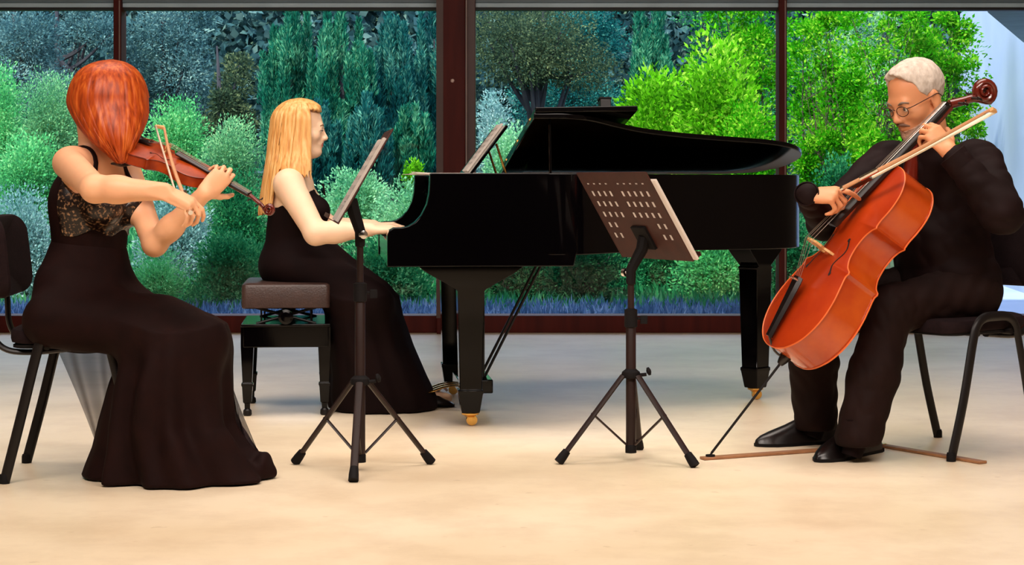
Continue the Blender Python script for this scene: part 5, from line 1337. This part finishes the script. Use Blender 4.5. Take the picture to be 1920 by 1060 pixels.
part('moustache', MB().add(*tube([hw_(*p) for p in ((.082, -.026, -.062), (.0965, -.012, -.052), (.1, 0, -.050), (.0965, .012, -.052), (.082, .026, -.062))], [.003, .0055, .005, .0055, .003], 8, 5)), mat('moustache', (112, 82, 66), .8), V3_, world=True)
for y in (-1, 1):
    part('eyebrow', MB().add(*tube([hw_(*p) for p in ((.09, y * .014, .013), (.089, y * .032, .019), (.076, y * .048, .013))], [.003, .0045, .002], 6, 4)), mat('grey_brow', (120, 100, 86), .8), V3_, world=True)
# glasses
m_frame = mat('glasses_frame', (70, 40, 30), .3, metal=.4)
gl = part('glasses', MB().add(*tube([hw_(*p) for p in ((.104, -.008, .000), (.107, 0, .004), (.104, .008, .000))], .0016, 6, 4)), m_frame, V3_, world=True)
for y in (-1, 1):
    rim = [hw_(.1005 - .006 * (abs(.031 + .021 * math.cos(x) - .031) / .021) * (1 if math.cos(x) > 0 else 0), y * (.031 + .0225 * math.cos(x)), -.007 + .0165 * math.sin(x) * (1 if math.sin(x) > 0 else .95)) for x in np.linspace(0, 2 * math.pi, 24)]
    part('lens_rim', MB().add(*tube(rim, .0015, 6, cap=False)), m_frame, gl, world=True)
    part('lens', MB().add(rim[:-1], [tuple(range(23))]), lens_mat(), gl, world=True, smooth=False)
    part('temple', MB().add(*tube([hw_(*p) for p in ((.094, y * .053, .002), (.085, y * .068, .004), (.02, y * .086, .008), (-.012, y * .088, .008), (-.03, y * .084, -.008))], .0018, 6, 4)), m_frame, gl, world=True)
# shirt
Wl = c_eL + (c_wL - c_eL) * .86; Wr = c_eR + (c_wR - c_eR) * .99
shp = [(p, k) for p, k in torso_c(.0)] + [(cone(c_sL, c_eL, .082, .072), .04), (cone(c_eL, Wl, .070, .047), .03), (cone(c_sR, c_eR, .075, .066), .04), (cone(c_eR, Wr, .064, .041), .03),
       (ell(cpe + v3(0, 0, .02), np.array((.165, .195, .13)), CT), .05)]
body_obj('shirt', shp, (.94, 6.16, .42), (1.96, 7.15, 1.16), .0065, m_shirt, disp=wrinkle(.007, (16, 26, 40), 8), parent=V3_,
    clips=[lambda X, Y, Z: .452 - Z + 0 * X + 0 * Y, lambda X, Y, Z: (X - (c_wL + (c_eL - c_wL) * .12)[0]) * unit(c_wL - c_eL)[0] + (Y - (c_wL + (c_eL - c_wL) * .12)[1]) * unit(c_wL - c_eL)[1] + (Z - (c_wL + (c_eL - c_wL) * .12)[2]) * unit(c_wL - c_eL)[2] if False else Z * 0 - 1 + 0 * X + 0 * Y])
part('collar', MB().add(*tube([cn0 + CT @ v3(.066 * math.cos(x), .066 * math.sin(x), .018 + .012 * math.cos(x) * -1) for x in np.linspace(-2.8, 2.8, 20)], .012, 8, flat=(.6, 1.6))), m_shirt, V3_, world=True)
for c, e, k_ in ((Wl, c_eL, 1), (Wr, c_eR, .86)):
    d = unit(c - e); part('cuff', MB().add(*lathe([(r_ * k_, z_) for r_, z_ in ((.032, .0), (.049, .0), (.050, .05), (.046, .052), (.044, .046), (.042, .01))], c - d * .028, d, 20)), m_shirt, V3_, world=True)
# trousers
def leg_p(h, k, a, r):
    kl = k + (a - k) * .5
    return [(cone(h, k, .108 * r, .082 * r), .05), (cone(k, kl, .080 * r, .082 * r), .04), (cone(kl, a + v3(0, 0, .0), .082 * r, .079 * r), .04)]
trp = [(ell(cpe + v3(0, 0, -.01), (.165, .195, .12), CT), 0)] + leg_p(hpL + v3(0, 0, -.02), knL, akL + v3(.01, .01, .01), .98) + leg_p(hpR + v3(0, 0, -.02), knR, akR + v3(.0, 0, .015), .98)
body_obj('trousers', trp, (.95, 6.2, .035), (1.86, 7.15, .74), .0065, m_trouser, disp=wrinkle(.006, (18, 30, 44), 12), parent=V3_, clips=[lambda X, Y, Z: .055 - Z + 0 * X + 0 * Y])
for a_ in (akL, akR): part('sock', MB().add(*tube([a_ + v3(0, 0, .08), a_ + v3(0, 0, 0), a_ + v3(-.015, -.005, -.045)], [.042, .040, .034], 14)), m_velvet, V3_, world=True)
g0 = lambda px, py: (lambda Y: v3((px - 960) * Y / F, Y, 0))(CH * F / (py - HY))
pump(g0(1640, 846), g0(1532, 868), .054, .115, m_shoe, V3_)
pump(g0(1566, 830), g0(1416, 838) , .048, .105, m_shoe, V3_)
